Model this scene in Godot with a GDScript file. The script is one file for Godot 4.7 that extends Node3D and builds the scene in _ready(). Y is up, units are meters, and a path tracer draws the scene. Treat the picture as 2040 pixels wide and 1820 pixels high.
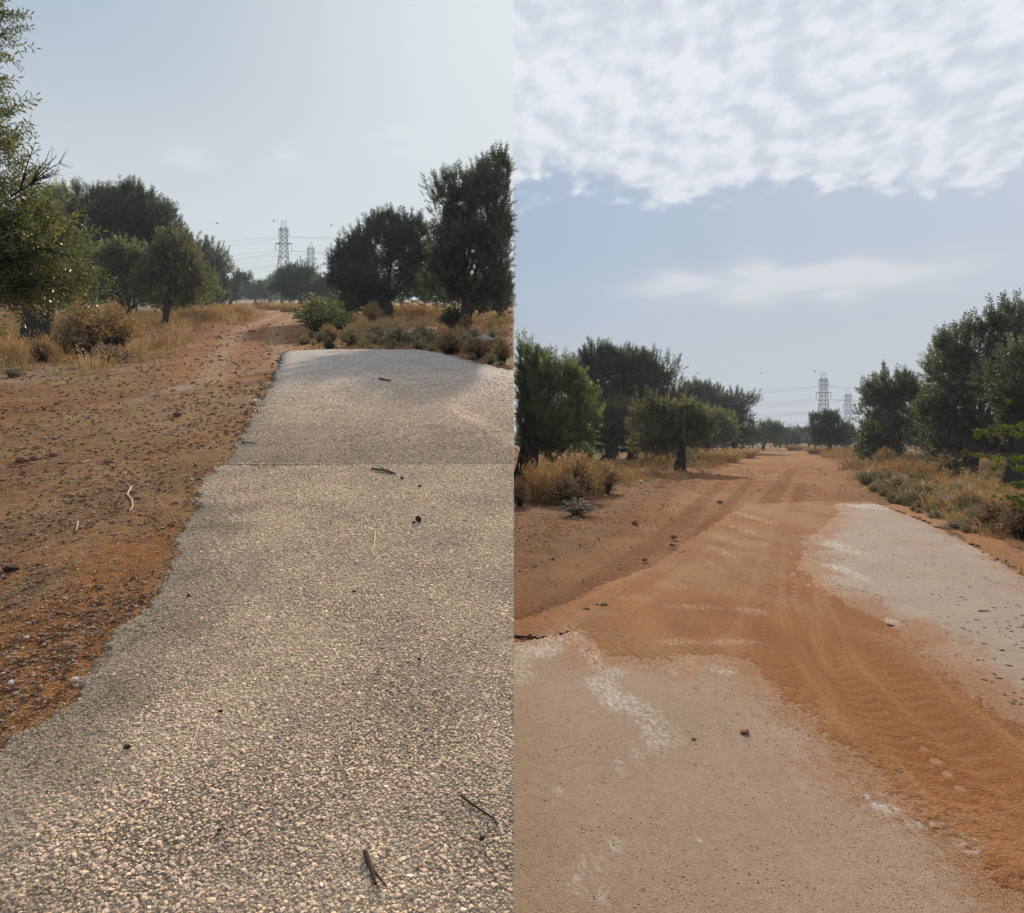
extends Node3D
# Two neighbouring olive orchards: on the left a rising hillside with a worn chip-seal road, on the right,
# below an earth bank, a flat orchard with an asphalt road that has been covered with orange dirt.
# Distances: x to the right, y up, d = -z is the depth in metres in front of the camera.

const F := 1370.0          # focal length of the 2040 x 1820 frame, in its pixels
const H := 1.5             # eye height
const SLOPE_LEFT := 0.2299
const SLOPE_RIGHT := 0.0219
const EDGE := 0.0027       # the two places meet along x = EDGE * d
const LEFT := 0
const RIGHT := 1

var rng: RandomNumberGenerator
var n_low := FastNoiseLite.new()
var n_mid := FastNoiseLite.new()
var n_fine := FastNoiseLite.new()
var used := {}
var M := {}
var sprig: ArrayMesh
var sprig_near: ArrayMesh
var rocks: Array = []
var road_left: PackedVector2Array
var asphalt_right: PackedVector2Array
var bare_a: PackedVector2Array
var bare_b: PackedVector2Array
var track_right: PackedVector2Array

# ------------------------------------------------------------------ helpers
func lin(r: float, g: float, b: float) -> Color:
	return Color(r / 255.0, g / 255.0, b / 255.0).srgb_to_linear()

func numbered(called: String) -> String:
	used[called] = int(used.get(called, -1)) + 1
	return called if used[called] == 0 else "%s_%03d" % [called, used[called]]

func tag(o: Node, label := "", category := "", group := "", kind := "") -> void:
	if label: o.set_meta("label", label)
	if category: o.set_meta("category", category)
	if group: o.set_meta("group", group)
	if kind: o.set_meta("kind", kind)

func thing(called: String, label: String, category: String, at: Vector3, group := "") -> Node3D:
	var o := Node3D.new()
	o.name = numbered(called)
	o.position = at
	add_child(o, true)
	tag(o, label, category, group)
	return o

func put(called: String, m: Mesh, mat: Material, parent: Node = null) -> MeshInstance3D:
	var o := MeshInstance3D.new()
	o.mesh = m
	o.material_override = mat
	if parent == null:
		o.name = numbered(called)
		add_child(o, true)
	else:
		o.name = called
		parent.add_child(o, true)
	return o

func scatter(called: String, m: Mesh, mat: Material, where: Array, tints: Array, parent: Node = null) -> MultiMeshInstance3D:
	var mm := MultiMesh.new()
	mm.transform_format = MultiMesh.TRANSFORM_3D
	mm.use_colors = true
	mm.mesh = m
	mm.instance_count = where.size()
	for i in where.size():
		mm.set_instance_transform(i, where[i])
		mm.set_instance_color(i, tints[i])
	var o := MultiMeshInstance3D.new()
	o.multimesh = mm
	o.material_override = mat
	o.name = numbered(called) if parent == null else called
	(self if parent == null else parent).add_child(o, true)
	o.set_meta("kind", "stuff")
	return o

func slope(side: int) -> float:
	return SLOPE_LEFT if side == LEFT else SLOPE_RIGHT

func horizon(side: int) -> float:
	return 910.0 - F * slope(side)

func reach(side: int, py: float) -> float:      # depth of the ground seen at that height of the frame
	return H * F / (py - horizon(side))

func spot(side: int, px: float, py: float) -> Vector2:   # (x, d) of a place on the ground
	var d := reach(side, py)
	return Vector2((px - 1020.0) / F * d, d)

func outline(side: int, list: Array) -> PackedVector2Array:
	var out := PackedVector2Array()
	for i in range(0, list.size(), 2):
		out.append(spot(side, list[i], list[i + 1]))
	return out

func relief(side: int, x: float, d: float) -> float:
	var fade: float = clampf(d * 0.25, 0.2, 1.0)
	return 0.035 * n_low.get_noise_2d(x * 3.0, d * 3.0) * fade + 0.012 * n_mid.get_noise_2d(x * 3.0, d * 3.0)

func ground_y(side: int, x: float, d: float) -> float:
	return slope(side) * maxf(d, 0.0) + relief(side, x, d)

func on_ground(side: int, px: float, py: float, lift := 0.0) -> Vector3:
	var s := spot(side, px, py)
	return Vector3(s.x, ground_y(side, s.x, s.y) + lift, -s.y)

func at(px: float, py: float, d: float) -> Vector3:
	return Vector3((px - 1020.0) / F * d, H + (910.0 - py) / F * d, -d)

func allowed(side: int, p: Vector3, margin := 0.0) -> bool:
	var e: float = EDGE * -p.z
	return p.x < e - margin if side == LEFT else p.x > e + margin

func inside_by(poly: PackedVector2Array, p: Vector2) -> float:   # distance to the outline, positive inside
	var best := 1e9
	var n := poly.size()
	var a := poly[n - 1]
	for i in n:
		var b := poly[i]
		var e := b - a
		var q := p - a
		var t := clampf(q.dot(e) / e.length_squared(), 0.0, 1.0)
		best = minf(best, (q - e * t).length_squared())
		a = b
	var r := sqrt(best)
	return r if Geometry2D.is_point_in_polygon(p, poly) else -r

func along(line: PackedVector2Array, p: Vector2) -> Vector2:   # (signed side distance, length along) of a polyline
	var best := 1e9
	var out := Vector2(99, 0)
	var gone := 0.0
	for i in line.size() - 1:
		var e := line[i + 1] - line[i]
		var l := e.length()
		var q := p - line[i]
		var t := clampf(q.dot(e) / (l * l), 0.0, 1.0)
		var r := (q - e * t).length_squared()
		if r < best:
			best = r
			out = Vector2(sqrt(r) * signf(e.cross(q)), gone + t * l)
		gone += l
	return out

func plain(c: Color, rough := 0.9) -> StandardMaterial3D:
	var m := StandardMaterial3D.new()
	m.albedo_color = c.linear_to_srgb()
	m.roughness = rough
	m.metallic_specular = 0.3
	return m

func tinted(c: Color, rough := 0.9, back := Color.BLACK) -> StandardMaterial3D:
	var m := plain(c, rough)
	m.vertex_color_use_as_albedo = true
	if back != Color.BLACK:
		m.backlight_enabled = true
		m.backlight = back
	m.cull_mode = BaseMaterial3D.CULL_DISABLED
	return m

func noise(kind: int, freq: float, octaves: int, s: int) -> FastNoiseLite:
	var n := FastNoiseLite.new()
	n.noise_type = kind
	n.frequency = freq
	n.fractal_octaves = octaves
	n.fractal_type = FastNoiseLite.FRACTAL_FBM if octaves > 1 else FastNoiseLite.FRACTAL_NONE
	n.seed = s
	return n

func noise_map(n: FastNoiseLite, size: int, lo: float, hi: float) -> NoiseTexture2D:
	var t := NoiseTexture2D.new()
	t.width = size
	t.height = size
	t.seamless = true
	t.seamless_blend_skirt = 0.08
	t.noise = n
	var g := Gradient.new()
	g.offsets = PackedFloat32Array([0.0, 1.0])
	g.colors = PackedColorArray([Color(lo, lo, lo).linear_to_srgb(), Color(hi, hi, hi).linear_to_srgb()])
	t.color_ramp = g
	return t

func ground_material(tile: float, grain: NoiseTexture2D, bump: NoiseTexture2D, height_cm: float, rough := 0.95) -> StandardMaterial3D:
	var m := StandardMaterial3D.new()
	m.vertex_color_use_as_albedo = true
	m.albedo_texture = grain
	m.uv1_scale = Vector3(1.0 / tile, 1.0 / tile, 1.0)
	m.heightmap_enabled = true
	m.heightmap_texture = bump
	m.heightmap_scale = height_cm
	m.roughness = rough
	m.metallic_specular = 0.25
	return m

func mesh_from(v: PackedVector3Array, c: PackedColorArray, idx: PackedInt32Array, uv := PackedVector2Array(), n := PackedVector3Array()) -> ArrayMesh:
	var a := []
	a.resize(Mesh.ARRAY_MAX)
	a[Mesh.ARRAY_VERTEX] = v
	if c.size(): a[Mesh.ARRAY_COLOR] = c
	if uv.size(): a[Mesh.ARRAY_TEX_UV] = uv
	if n.size(): a[Mesh.ARRAY_NORMAL] = n
	a[Mesh.ARRAY_INDEX] = idx
	var m := ArrayMesh.new()
	m.add_surface_from_arrays(Mesh.PRIMITIVE_TRIANGLES, a)
	return m

func tube(st: SurfaceTool, pts: Array, radii: Array, sides := 7, rough := 0.0) -> void:
	var rings: Array = []
	var normals: Array = []
	for i in pts.size():
		var a: Vector3 = pts[maxi(i - 1, 0)]
		var b: Vector3 = pts[mini(i + 1, pts.size() - 1)]
		var t := (b - a).normalized()
		var u := t.cross(Vector3.RIGHT if absf(t.x) < 0.8 else Vector3.UP).normalized()
		var w := t.cross(u)
		var ring: Array = []
		var nr: Array = []
		for k in sides:
			var ang := TAU * k / sides
			var dir := u * cos(ang) + w * sin(ang)
			var r: float = radii[i]
			if rough > 0.0:
				r *= 1.0 + rough * n_mid.get_noise_3d(pts[i].x * 40.0 + dir.x * 30.0, pts[i].y * 14.0 + k * 9.0, pts[i].z * 40.0 + dir.z * 30.0)
			ring.append(pts[i] + dir * r)
			nr.append(dir)
		rings.append(ring)
		normals.append(nr)
	for i in pts.size() - 1:
		for k in sides:
			var k2 := (k + 1) % sides
			for q in [[i, k], [i + 1, k], [i, k2], [i, k2], [i + 1, k], [i + 1, k2]]:
				st.set_normal(normals[q[0]][q[1]])
				st.add_vertex(rings[q[0]][q[1]])

func bend(a: Vector3, b: Vector3, steps: int, wobble: float) -> Array:
	var out: Array = []
	for i in steps + 1:
		var t := float(i) / steps
		var p := a.lerp(b, t)
		if i > 0 and i < steps:
			p += Vector3(rng.randf_range(-1, 1), rng.randf_range(-0.5, 0.8), rng.randf_range(-1, 1)) * wobble
		out.append(p)
	return out

func taper(r0: float, r1: float, steps: int) -> Array:
	var out: Array = []
	for i in steps + 1:
		out.append(lerpf(r0, r1, float(i) / steps))
	return out

func start() -> SurfaceTool:
	var st := SurfaceTool.new()
	st.begin(Mesh.PRIMITIVE_TRIANGLES)
	return st

func bar(st: SurfaceTool, a: Vector3, b: Vector3, r: float) -> void:
	tube(st, [a, b], [r, r], 4)

func block(st: SurfaceTool, lo: Vector3, hi: Vector3) -> void:
	var p: Array = []
	for i in 8:
		p.append(Vector3(hi.x if i & 1 else lo.x, hi.y if i & 2 else lo.y, hi.z if i & 4 else lo.z))
	for q in [[0, 2, 1, 3, Vector3(0, 0, -1)], [4, 5, 6, 7, Vector3(0, 0, 1)], [0, 4, 2, 6, Vector3(-1, 0, 0)], [1, 3, 5, 7, Vector3(1, 0, 0)], [0, 1, 4, 5, Vector3(0, -1, 0)], [2, 6, 3, 7, Vector3(0, 1, 0)]]:
		for k in [0, 2, 1, 1, 2, 3]:
			st.set_normal(q[4])
			st.add_vertex(p[q[k]])

# ------------------------------------------------------------------ small meshes
func rock_mesh(s: int, flat: float, jag: float) -> ArrayMesh:   # a crushed stone: 20 flat faces
	var r := RandomNumberGenerator.new()
	r.seed = s
	var g := (1.0 + sqrt(5.0)) / 2.0
	var raw := [Vector3(-1, g, 0), Vector3(1, g, 0), Vector3(-1, -g, 0), Vector3(1, -g, 0), Vector3(0, -1, g), Vector3(0, 1, g), Vector3(0, -1, -g), Vector3(0, 1, -g), Vector3(g, 0, -1), Vector3(g, 0, 1), Vector3(-g, 0, -1), Vector3(-g, 0, 1)]
	var v: Array = []
	var stretch := Vector3(r.randf_range(0.8, 1.3), flat, r.randf_range(0.75, 1.1))
	for p in raw:
		v.append(p.normalized() * r.randf_range(1.0 - jag, 1.0 + jag) * stretch)
	var faces := [0, 11, 5, 0, 5, 1, 0, 1, 7, 0, 7, 10, 0, 10, 11, 1, 5, 9, 5, 11, 4, 11, 10, 2, 10, 7, 6, 7, 1, 8, 3, 9, 4, 3, 4, 2, 3, 2, 6, 3, 6, 8, 3, 8, 9, 4, 9, 5, 2, 4, 11, 6, 2, 10, 8, 6, 7, 9, 8, 1]
	var pos := PackedVector3Array()
	var nor := PackedVector3Array()
	var idx := PackedInt32Array()
	for i in range(0, 60, 3):
		var a: Vector3 = v[faces[i]]
		var b: Vector3 = v[faces[i + 1]]
		var c: Vector3 = v[faces[i + 2]]
		var n := (b - a).cross(c - a).normalized()
		if n.dot(a + b + c) < 0.0: n = -n
		for q in [a, c, b]:
			idx.append(pos.size())
			pos.append(q)
			nor.append(n)
	return mesh_from(pos, PackedColorArray(), idx, PackedVector2Array(), nor)

func sprig_mesh(s: int, pairs: int, long: float, wide: float) -> ArrayMesh:   # an olive shoot of unit length along +y
	var r := RandomNumberGenerator.new()
	r.seed = s
	var v := PackedVector3Array()
	var n := PackedVector3Array()
	var idx := PackedInt32Array()
	var leaves: Array = []
	for i in pairs:
		var y := 0.08 + 0.86 * i / pairs
		var a := i * 1.57 + r.randf_range(-0.4, 0.4)
		for k in 2:
			leaves.append([Vector3(0, y, 0), Vector3(cos(a + PI * k), r.randf_range(0.5, 1.3), sin(a + PI * k)).normalized(), long * r.randf_range(0.75, 1.15)])
	leaves.append([Vector3(0, 0.94, 0), Vector3(0.1, 1, 0.1).normalized(), long])
	for l in leaves:
		var base: Vector3 = l[0]
		var dir: Vector3 = l[1]
		var side := dir.cross(Vector3(r.randf_range(-1, 1), r.randf_range(-0.3, 1), r.randf_range(-1, 1))).normalized()
		var up := side.cross(dir).normalized()
		var tip: Vector3 = base + dir * l[2] + Vector3(0, -0.04, 0) * l[2] * 4.0
		var mid: Vector3 = base + dir * l[2] * 0.5
		var b := v.size()
		v.append_array([base, mid + side * wide + up * wide * 0.3, tip, mid - side * wide + up * wide * 0.3])
		for k in 4: n.append(up)
		idx.append_array([b, b + 2, b + 1, b, b + 3, b + 2])
	for k in 3:   # the stem, a three-sided needle
		var a := TAU * k / 3.0
		var a2 := TAU * (k + 1) / 3.0
		var b := v.size()
		v.append_array([Vector3(cos(a), 0, sin(a)) * 0.012, Vector3(cos(a2), 0, sin(a2)) * 0.012, Vector3(0, 0.95, 0)])
		for q in 3: n.append(Vector3(cos(a + 1), 0, sin(a + 1)))
		idx.append_array([b, b + 2, b + 1])
	return mesh_from(v, PackedColorArray(), idx, PackedVector2Array(), n)

func grass_mesh(s: int, count: int, high: float, spread: float, lean: float, wide: float, tones: Array, heads := 0.0) -> ArrayMesh:
	var r := RandomNumberGenerator.new()
	r.seed = s
	var v := PackedVector3Array()
	var n := PackedVector3Array()
	var c := PackedColorArray()
	var idx := PackedInt32Array()
	for i in count:
		var a := r.randf() * TAU
		var rad := sqrt(r.randf()) * spread
		var base := Vector3(cos(a) * rad, -0.02, sin(a) * rad)
		var a2 := a + r.randfn(0.0, 0.7)
		var out := Vector3(cos(a2), 0, sin(a2))
		var h := high * r.randf_range(0.45, 1.0) * (1.0 - 0.35 * rad / spread)
		var le := h * lean * r.randf_range(0.1, 1.0)
		var mid := base + Vector3(0, h * 0.6, 0) + out * le * 0.4
		var tip := base + Vector3(0, h, 0) + out * le
		var face := r.randf() * TAU
		var w := Vector3(cos(face), 0, sin(face)) * wide
		var up := Vector3(-sin(face), 0.3, cos(face)).normalized()
		var tone: Color = tones[r.randi() % tones.size()]
		tone = tone * r.randf_range(0.75, 1.2)
		var b := v.size()
		v.append_array([base - w, base + w, mid - w * 0.7, mid + w * 0.7, tip])
		for k in 5:
			n.append(up)
			c.append(tone)
		idx.append_array([b, b + 2, b + 1, b + 1, b + 2, b + 3, b + 2, b + 4, b + 3])
		if r.randf() < heads:   # a feathery seed head: three small spikelets
			for k in 3:
				var p := mid.lerp(tip, 0.35 + 0.3 * k)
				var o := Vector3(r.randf_range(-1, 1), r.randf_range(0.2, 1), r.randf_range(-1, 1)).normalized() * high * 0.09
				b = v.size()
				v.append_array([p, p + o + w * 1.6, p + o * 1.7, p + o - w * 1.6])
				var facing := o.cross(w).normalized()
				for q in 4:
					n.append(facing)
					c.append(tone * 1.15)
				idx.append_array([b, b + 1, b + 2, b, b + 2, b + 3])
	return mesh_from(v, c, idx, PackedVector2Array(), n)

func bush_mesh(s: int, stems: int, high: float, spread: float, twigs: int, leaf: float, tones: Array, droop := 0.0) -> ArrayMesh:   # stems that fork into twigs with small leaves
	var r := RandomNumberGenerator.new()
	r.seed = s
	var v := PackedVector3Array()
	var n := PackedVector3Array()
	var c := PackedColorArray()
	var idx := PackedInt32Array()
	for i in stems:
		var a := r.randf() * TAU
		var e := pow(r.randf(), 0.7)
		var base := Vector3(cos(a), 0, sin(a)) * spread * 0.25 * r.randf()
		var tip := Vector3(cos(a) * spread * e, high * (1.0 - 0.55 * e * e) * r.randf_range(0.6, 1.0), sin(a) * spread * e)
		var tone: Color = tones[r.randi() % tones.size()]
		tone = tone * r.randf_range(0.75, 1.2)
		var w := Vector3(-sin(a), 0, cos(a)) * high * 0.006
		var mid := base.lerp(tip, 0.5) + Vector3(0, high * 0.12, 0)
		var b := v.size()
		v.append_array([base - w, base + w, mid - w * 0.7, mid + w * 0.7, tip])
		for k in 5:
			n.append(Vector3(cos(a), 0.3, sin(a)).normalized())
			c.append(tone)
		idx.append_array([b, b + 2, b + 1, b + 1, b + 2, b + 3, b + 2, b + 4, b + 3])
		for k in twigs:
			var t := r.randf_range(0.3, 1.0)
			var p := base.lerp(mid, t * 2.0) if t < 0.5 else mid.lerp(tip, t * 2.0 - 1.0)
			var o := Vector3(r.randf_range(-1, 1) + cos(a) * 0.5, r.randf_range(-0.4, 1.0) - droop, r.randf_range(-1, 1) + sin(a) * 0.5).normalized() * leaf * r.randf_range(0.6, 1.3)
			var sd := o.cross(Vector3(r.randf_range(-1, 1), r.randf_range(-1, 1), r.randf_range(-1, 1))).normalized() * leaf * 0.16
			b = v.size()
			v.append_array([p, p + o * 0.5 + sd, p + o, p + o * 0.5 - sd])
			var nn := o.cross(sd).normalized()
			var tt := tone * r.randf_range(0.8, 1.2)
			for q in 4:
				n.append(nn)
				c.append(tt)
			idx.append_array([b, b + 1, b + 2, b, b + 2, b + 3])
	return mesh_from(v, c, idx, PackedVector2Array(), n)

# ------------------------------------------------------------------ the terrain sheets
func depth_rows(d0: float, d1: float) -> PackedFloat32Array:
	var out := PackedFloat32Array()
	var d := d0
	while d < d1:
		out.append(d)
		d += clampf(0.0016 * d * d, 0.0032 * d, 0.014 * d) if d < 60.0 else 0.04 * d
	out.append(d1)
	return out

func across(side: int) -> PackedFloat32Array:   # columns as x / d, finer where the orchard is near
	var out := PackedFloat32Array()
	for far in [60.0, 15.0, 5.0, 2.5, 1.6, 1.15, 0.92]:
		out.append(-far)
	var n := 340
	for i in n + 1:
		out.append(lerpf(-0.80, EDGE, float(i) / n))
	if side == RIGHT:
		var mirrored := PackedFloat32Array()
		for i in range(out.size() - 1, -1, -1):
			mirrored.append(-out[i] + 2.0 * EDGE)
		mirrored[0] = EDGE - 0.0006
		return mirrored
	return out

# keep.call(x, d) -> Vector2(height above the slope, signed cover) ; tint.call(x, d) -> Color
func sheet(called: String, side: int, d0: float, d1: float, form: Callable, mat: Material, whole: bool) -> MeshInstance3D:
	var rows := depth_rows(d0, d1)
	var cols := across(side)
	var nc := cols.size()
	var v := PackedVector3Array()
	var c := PackedColorArray()
	var uv := PackedVector2Array()
	var cover := PackedFloat32Array()
	v.resize(rows.size() * nc)
	c.resize(v.size())
	uv.resize(v.size())
	cover.resize(v.size())
	var k := 0
	var s := slope(side)
	for d in rows:
		for u in cols:
			var x: float = clampf(u * d, -650.0, 650.0)
			var f: Array = form.call(x, d)
			v[k] = Vector3(x, s * d + f[0], -d)
			c[k] = f[1]
			cover[k] = f[2]
			uv[k] = Vector2(x, d)
			k += 1
	var idx := PackedInt32Array()
	for i in rows.size() - 1:
		for j in nc - 1:
			var a := i * nc + j
			if whole or maxf(maxf(cover[a], cover[a + 1]), maxf(cover[a + nc], cover[a + nc + 1])) > 0.0:
				idx.append_array([a, a + nc, a + 1, a + 1, a + nc, a + nc + 1])
	if not whole:   # drop the vertices that no face uses
		var to := PackedInt32Array()
		to.resize(v.size())
		to.fill(-1)
		var v2 := PackedVector3Array()
		var c2 := PackedColorArray()
		var uv2 := PackedVector2Array()
		for i in idx.size():
			var o := idx[i]
			if to[o] < 0:
				to[o] = v2.size()
				v2.append(v[o])
				c2.append(c[o])
				uv2.append(uv[o])
			idx[i] = to[o]
		v = v2
		c = c2
		uv = uv2
	var n := PackedVector3Array()
	n.resize(v.size())
	for i in range(0, idx.size(), 3):
		var e := (v[idx[i + 2]] - v[idx[i]]).cross(v[idx[i + 1]] - v[idx[i]])
		n[idx[i]] += e
		n[idx[i + 1]] += e
		n[idx[i + 2]] += e
	for i in n.size():
		n[i] = n[i].normalized()
	return put(called, mesh_from(v, c, idx, uv, n), mat)

# colours of bare materials (linear)
var ORANGE := Color(0.37, 0.20, 0.10)
var RUST := Color(0.34, 0.145, 0.072)
var BEIGE := Color(0.42, 0.275, 0.165)
var LITTER := Color(0.40, 0.27, 0.14)
var PALE := Color(0.46, 0.40, 0.335)
var patches: Array = []
var CENTRE := PackedVector2Array([Vector2(-2.72, 12.9), Vector2(-1.6, 11.3), Vector2(-0.78, 8.9), Vector2(0.05, 7.0)])   # the worn painted line

func patch_weight(p: Array, x: float, d: float) -> float:
	var dx: float = (x - p[0].x) / p[1].x
	var dd: float = (d - p[0].y) / p[1].y
	var r := dx * dx + dd * dd
	return 0.0 if r > 2.0 else clampf(1.0 - r * 0.6 + 0.5 * n_mid.get_noise_2d(x * 6.0, d * 6.0), 0.0, 1.0) * p[2]

func spread_patch(side: int, px: float, py: float, rx: float, ry: float, strength: float, tone: Color) -> Array:
	var a := spot(side, px, py)
	var d2 := reach(side, maxf(py - ry, horizon(side) + 12.0))
	var d3 := reach(side, py + ry)
	return [Vector2(a.x, (d2 + d3) / 2.0), Vector2(rx / F * a.y, (d2 - d3) / 2.0), strength, tone]

func road_cover(x: float, d: float) -> float:
	if d > 22.5 or x < -9.0: return -9.0
	var s := inside_by(road_left, Vector2(x, d))
	return s + (0.05 + 0.07 * smoothstep(6.5, 9.0, d)) * n_mid.get_noise_2d(x * 5.0, d * 5.0) + 0.06 * n_fine.get_noise_2d(x * 6.0, d * 6.0) + 0.03 * n_fine.get_noise_2d(x * 30.0, d * 30.0)

func hillside_form(x: float, d: float) -> Array:
	var low := n_low.get_noise_2d(x * 2.0, d * 2.0)
	var mid := n_mid.get_noise_2d(x * 4.0, d * 4.0)
	var fine := n_fine.get_noise_2d(x * 14.0, d * 14.0)
	var t := clampf(0.36 + low * 0.9 + mid * 0.5, 0.0, 1.0)
	var c := ORANGE.lerp(BEIGE, t)
	if d > 14.0: c = c.lerp(RUST, clampf((d - 14.0) / 12.0, 0.0, 0.6))
	if d < 30.0:
		for p in patches:
			var w := patch_weight(p, x, d)
			if w > 0.0: c = c.lerp(p[3], w)
	if d > 12.0 and d < 110.0:
		var q := along(lane_left, Vector2(x, d))
		var e := absf(absf(q.x) - 0.75)
		if absf(q.x) < 2.2:
			c = c.lerp(Color(0.46, 0.235, 0.125), smoothstep(2.2, 1.2, absf(q.x) + 0.4 * mid) * 0.8)
			c = c.lerp(Color(0.56, 0.42, 0.33), smoothstep(0.5, 0.1, e + 0.25 * mid) * 0.7)
	if d > 50.0:
		c = c.lerp(LITTER, clampf((d - 50.0) / 40.0, 0.0, 0.8))
	c = c * (1.34 + 0.30 * mid + 0.38 * fine)
	var y := relief(LEFT, x, d)
	if d < 14.0: y += 0.006 * fine
	return [y, c, 1.0]

func road_form(x: float, d: float) -> Array:
	var s := road_cover(x, d)
	if s < -0.6: return [-0.3, Color.GRAY, -1.0]
	var mid := n_mid.get_noise_2d(x * 5.0, d * 5.0)
	var fine := n_fine.get_noise_2d(x * 30.0, d * 30.0)
	var low := n_low.get_noise_2d(x * 4.0 + 50.0, d * 4.0)
	var c := Color(0.64, 0.555, 0.475)
	c = c * (1.0 + 0.12 * mid + 0.12 * low + 0.3 * fine)
	var binder := Color(0.42, 0.33, 0.235) * (1.0 + 0.5 * mid)
	c = binder.lerp(c, smoothstep(4.5, 12.0, d))
	var broken := smoothstep(6.6, 8.5, d) * smoothstep(21.0, 18.0, d)   # the raised, broken edge farther up
	var lift := 0.016 + 0.075 * broken
	# the darker older surface beyond the patch joint, and the joint itself
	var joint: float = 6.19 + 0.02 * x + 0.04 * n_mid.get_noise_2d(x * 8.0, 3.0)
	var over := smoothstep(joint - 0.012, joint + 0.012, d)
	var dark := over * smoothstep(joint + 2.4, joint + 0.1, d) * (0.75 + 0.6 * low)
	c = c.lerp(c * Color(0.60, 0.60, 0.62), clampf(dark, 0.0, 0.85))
	if absf(d - joint) < 0.03: c = c * 0.45
	# faint remains of the painted centre line
	var line := along(CENTRE, Vector2(x, d))
	if absf(line.x) < 0.11 and (line.y < 2.1 or line.y > 3.2):
		c = c.lerp(Color(0.80, 0.71, 0.58), clampf(0.55 + mid, 0.0, 0.8))
	var rim := smoothstep(0.30 + 0.15 * mid, 0.0, s)
	c = c.lerp(Color(0.10, 0.085, 0.075), rim * broken * clampf(0.65 + 1.2 * fine, 0.0, 1.0))
	return [relief(LEFT, x, d) * 0.4 + lerpf(-0.09, lift, smoothstep(-0.06, 0.05, s)) - 0.008 * over * smoothstep(joint + 1.0, joint, d), c, s + 0.12]

func cover_right(x: float, d: float) -> Array:   # (asphalt, dirt lying on it, distance to bare asphalt)
	if d > 30.0 or x > 14.0: return [-9.0, -9.0, -9.0]
	var p := Vector2(x, d)
	var a := inside_by(asphalt_right, p)
	if a < -3.0: return [a, -9.0, -9.0]
	var b := maxf(inside_by(bare_a, p), inside_by(bare_b, p))
	var wob := 0.10 * n_mid.get_noise_2d(x * 4.0 + 9.0, d * 4.0) + 0.07 * n_fine.get_noise_2d(x * 8.0, d * 8.0) + 0.10 * n_fine.get_noise_2d(x * 40.0, d * 34.0) - 0.05
	return [a + wob * 0.6, minf(-b + wob, a + 0.8), b]

var tracks: Array = []
var lane_left: PackedVector2Array   # the rutted way past the end of the paving

func ribs(x: float, d: float) -> float:   # tyre tread pressed into the loose dirt
	var y := 0.0
	for t in tracks:
		var q := along(t[0], Vector2(x, d))
		var w: float = t[1]
		if absf(q.x) < w:
			var m := smoothstep(w, w * 0.7, absf(q.x))
			y += m * (-0.006 + 0.0028 * sin(TAU * (q.y + absf(q.x) * 0.7) / t[2]))
		elif absf(q.x) < w * 1.35:
			y += 0.004 * (1.0 - absf(absf(q.x) / w - 1.17) / 0.18)
	return y

func dirt_tone(x: float, d: float) -> Color:
	var low := n_low.get_noise_2d(x * 2.5 + 30.0, d * 1.2)
	var mid := n_mid.get_noise_2d(x * 5.0, d * 3.0)
	var fine := n_fine.get_noise_2d(x * 22.0, d * 22.0)
	var c := Color(0.345, 0.172, 0.085).lerp(Color(0.41, 0.238, 0.138), clampf(0.45 + low * 0.9 + mid * 0.5, 0.0, 1.0))
	return c * (1.0 + 0.14 * mid + 0.16 * fine)

func orchard_form(x: float, d: float) -> Array:
	var low := n_low.get_noise_2d(x * 2.0 + 80.0, d * 2.0)
	var mid := n_mid.get_noise_2d(x * 4.0 + 7.0, d * 4.0)
	var fine := n_fine.get_noise_2d(x * 14.0, d * 14.0)
	var c := Color(0.34, 0.168, 0.085).lerp(Color(0.385, 0.22, 0.128), clampf(0.5 + low + mid * 0.5, 0.0, 1.0)) * (1.2 + 0.24 * mid + 0.36 * fine)
	var y := relief(RIGHT, x, d)
	if d < 140.0:
		var s := inside_by(track_right, Vector2(x, d)) + 0.25 * mid
		var t := smoothstep(-0.25, 0.25, s)
		c = c.lerp(dirt_tone(x, d) * lerpf(1.34, 1.58, smoothstep(9.0, 18.0, d)), t)
		if t > 0.0 and d < 40.0:
			for w in tracks:
				var q := along(w[0], Vector2(x, d))
				var e: float = absf(q.x) / w[1]
				if e < 2.4: c = c.lerp(Color(0.30, 0.125, 0.055), smoothstep(1.2, 0.7, e) * 0.45 * t)
		y = lerpf(y, y * 0.3 - 0.03, t)
		if d > 5.0 and d < 60.0: y += 0.07 * smoothstep(0.45, 0.0, absf(s + 0.1)) * clampf(0.5 + 1.6 * mid, 0.0, 1.0)   # the ridge the grader left
		if t > 0.0 and d < 26.0: y += ribs(x, d) * 2.2
	if d > 60.0: c = c.lerp(LITTER, clampf((d - 60.0) / 40.0, 0.0, 0.6))
	for p in patches_right:
		var w := patch_weight(p, x, d)
		if w > 0.0: c = c.lerp(p[3], w)
	var a: float = cover_right(x, d)[0] if d < 24.0 else -9.0
	if a > -0.3: y = lerpf(y, -0.025, smoothstep(-0.2, 0.3, a))
	return [y, c, 1.0]

var patches_right: Array = []
var scrapes: Array = []

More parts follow.
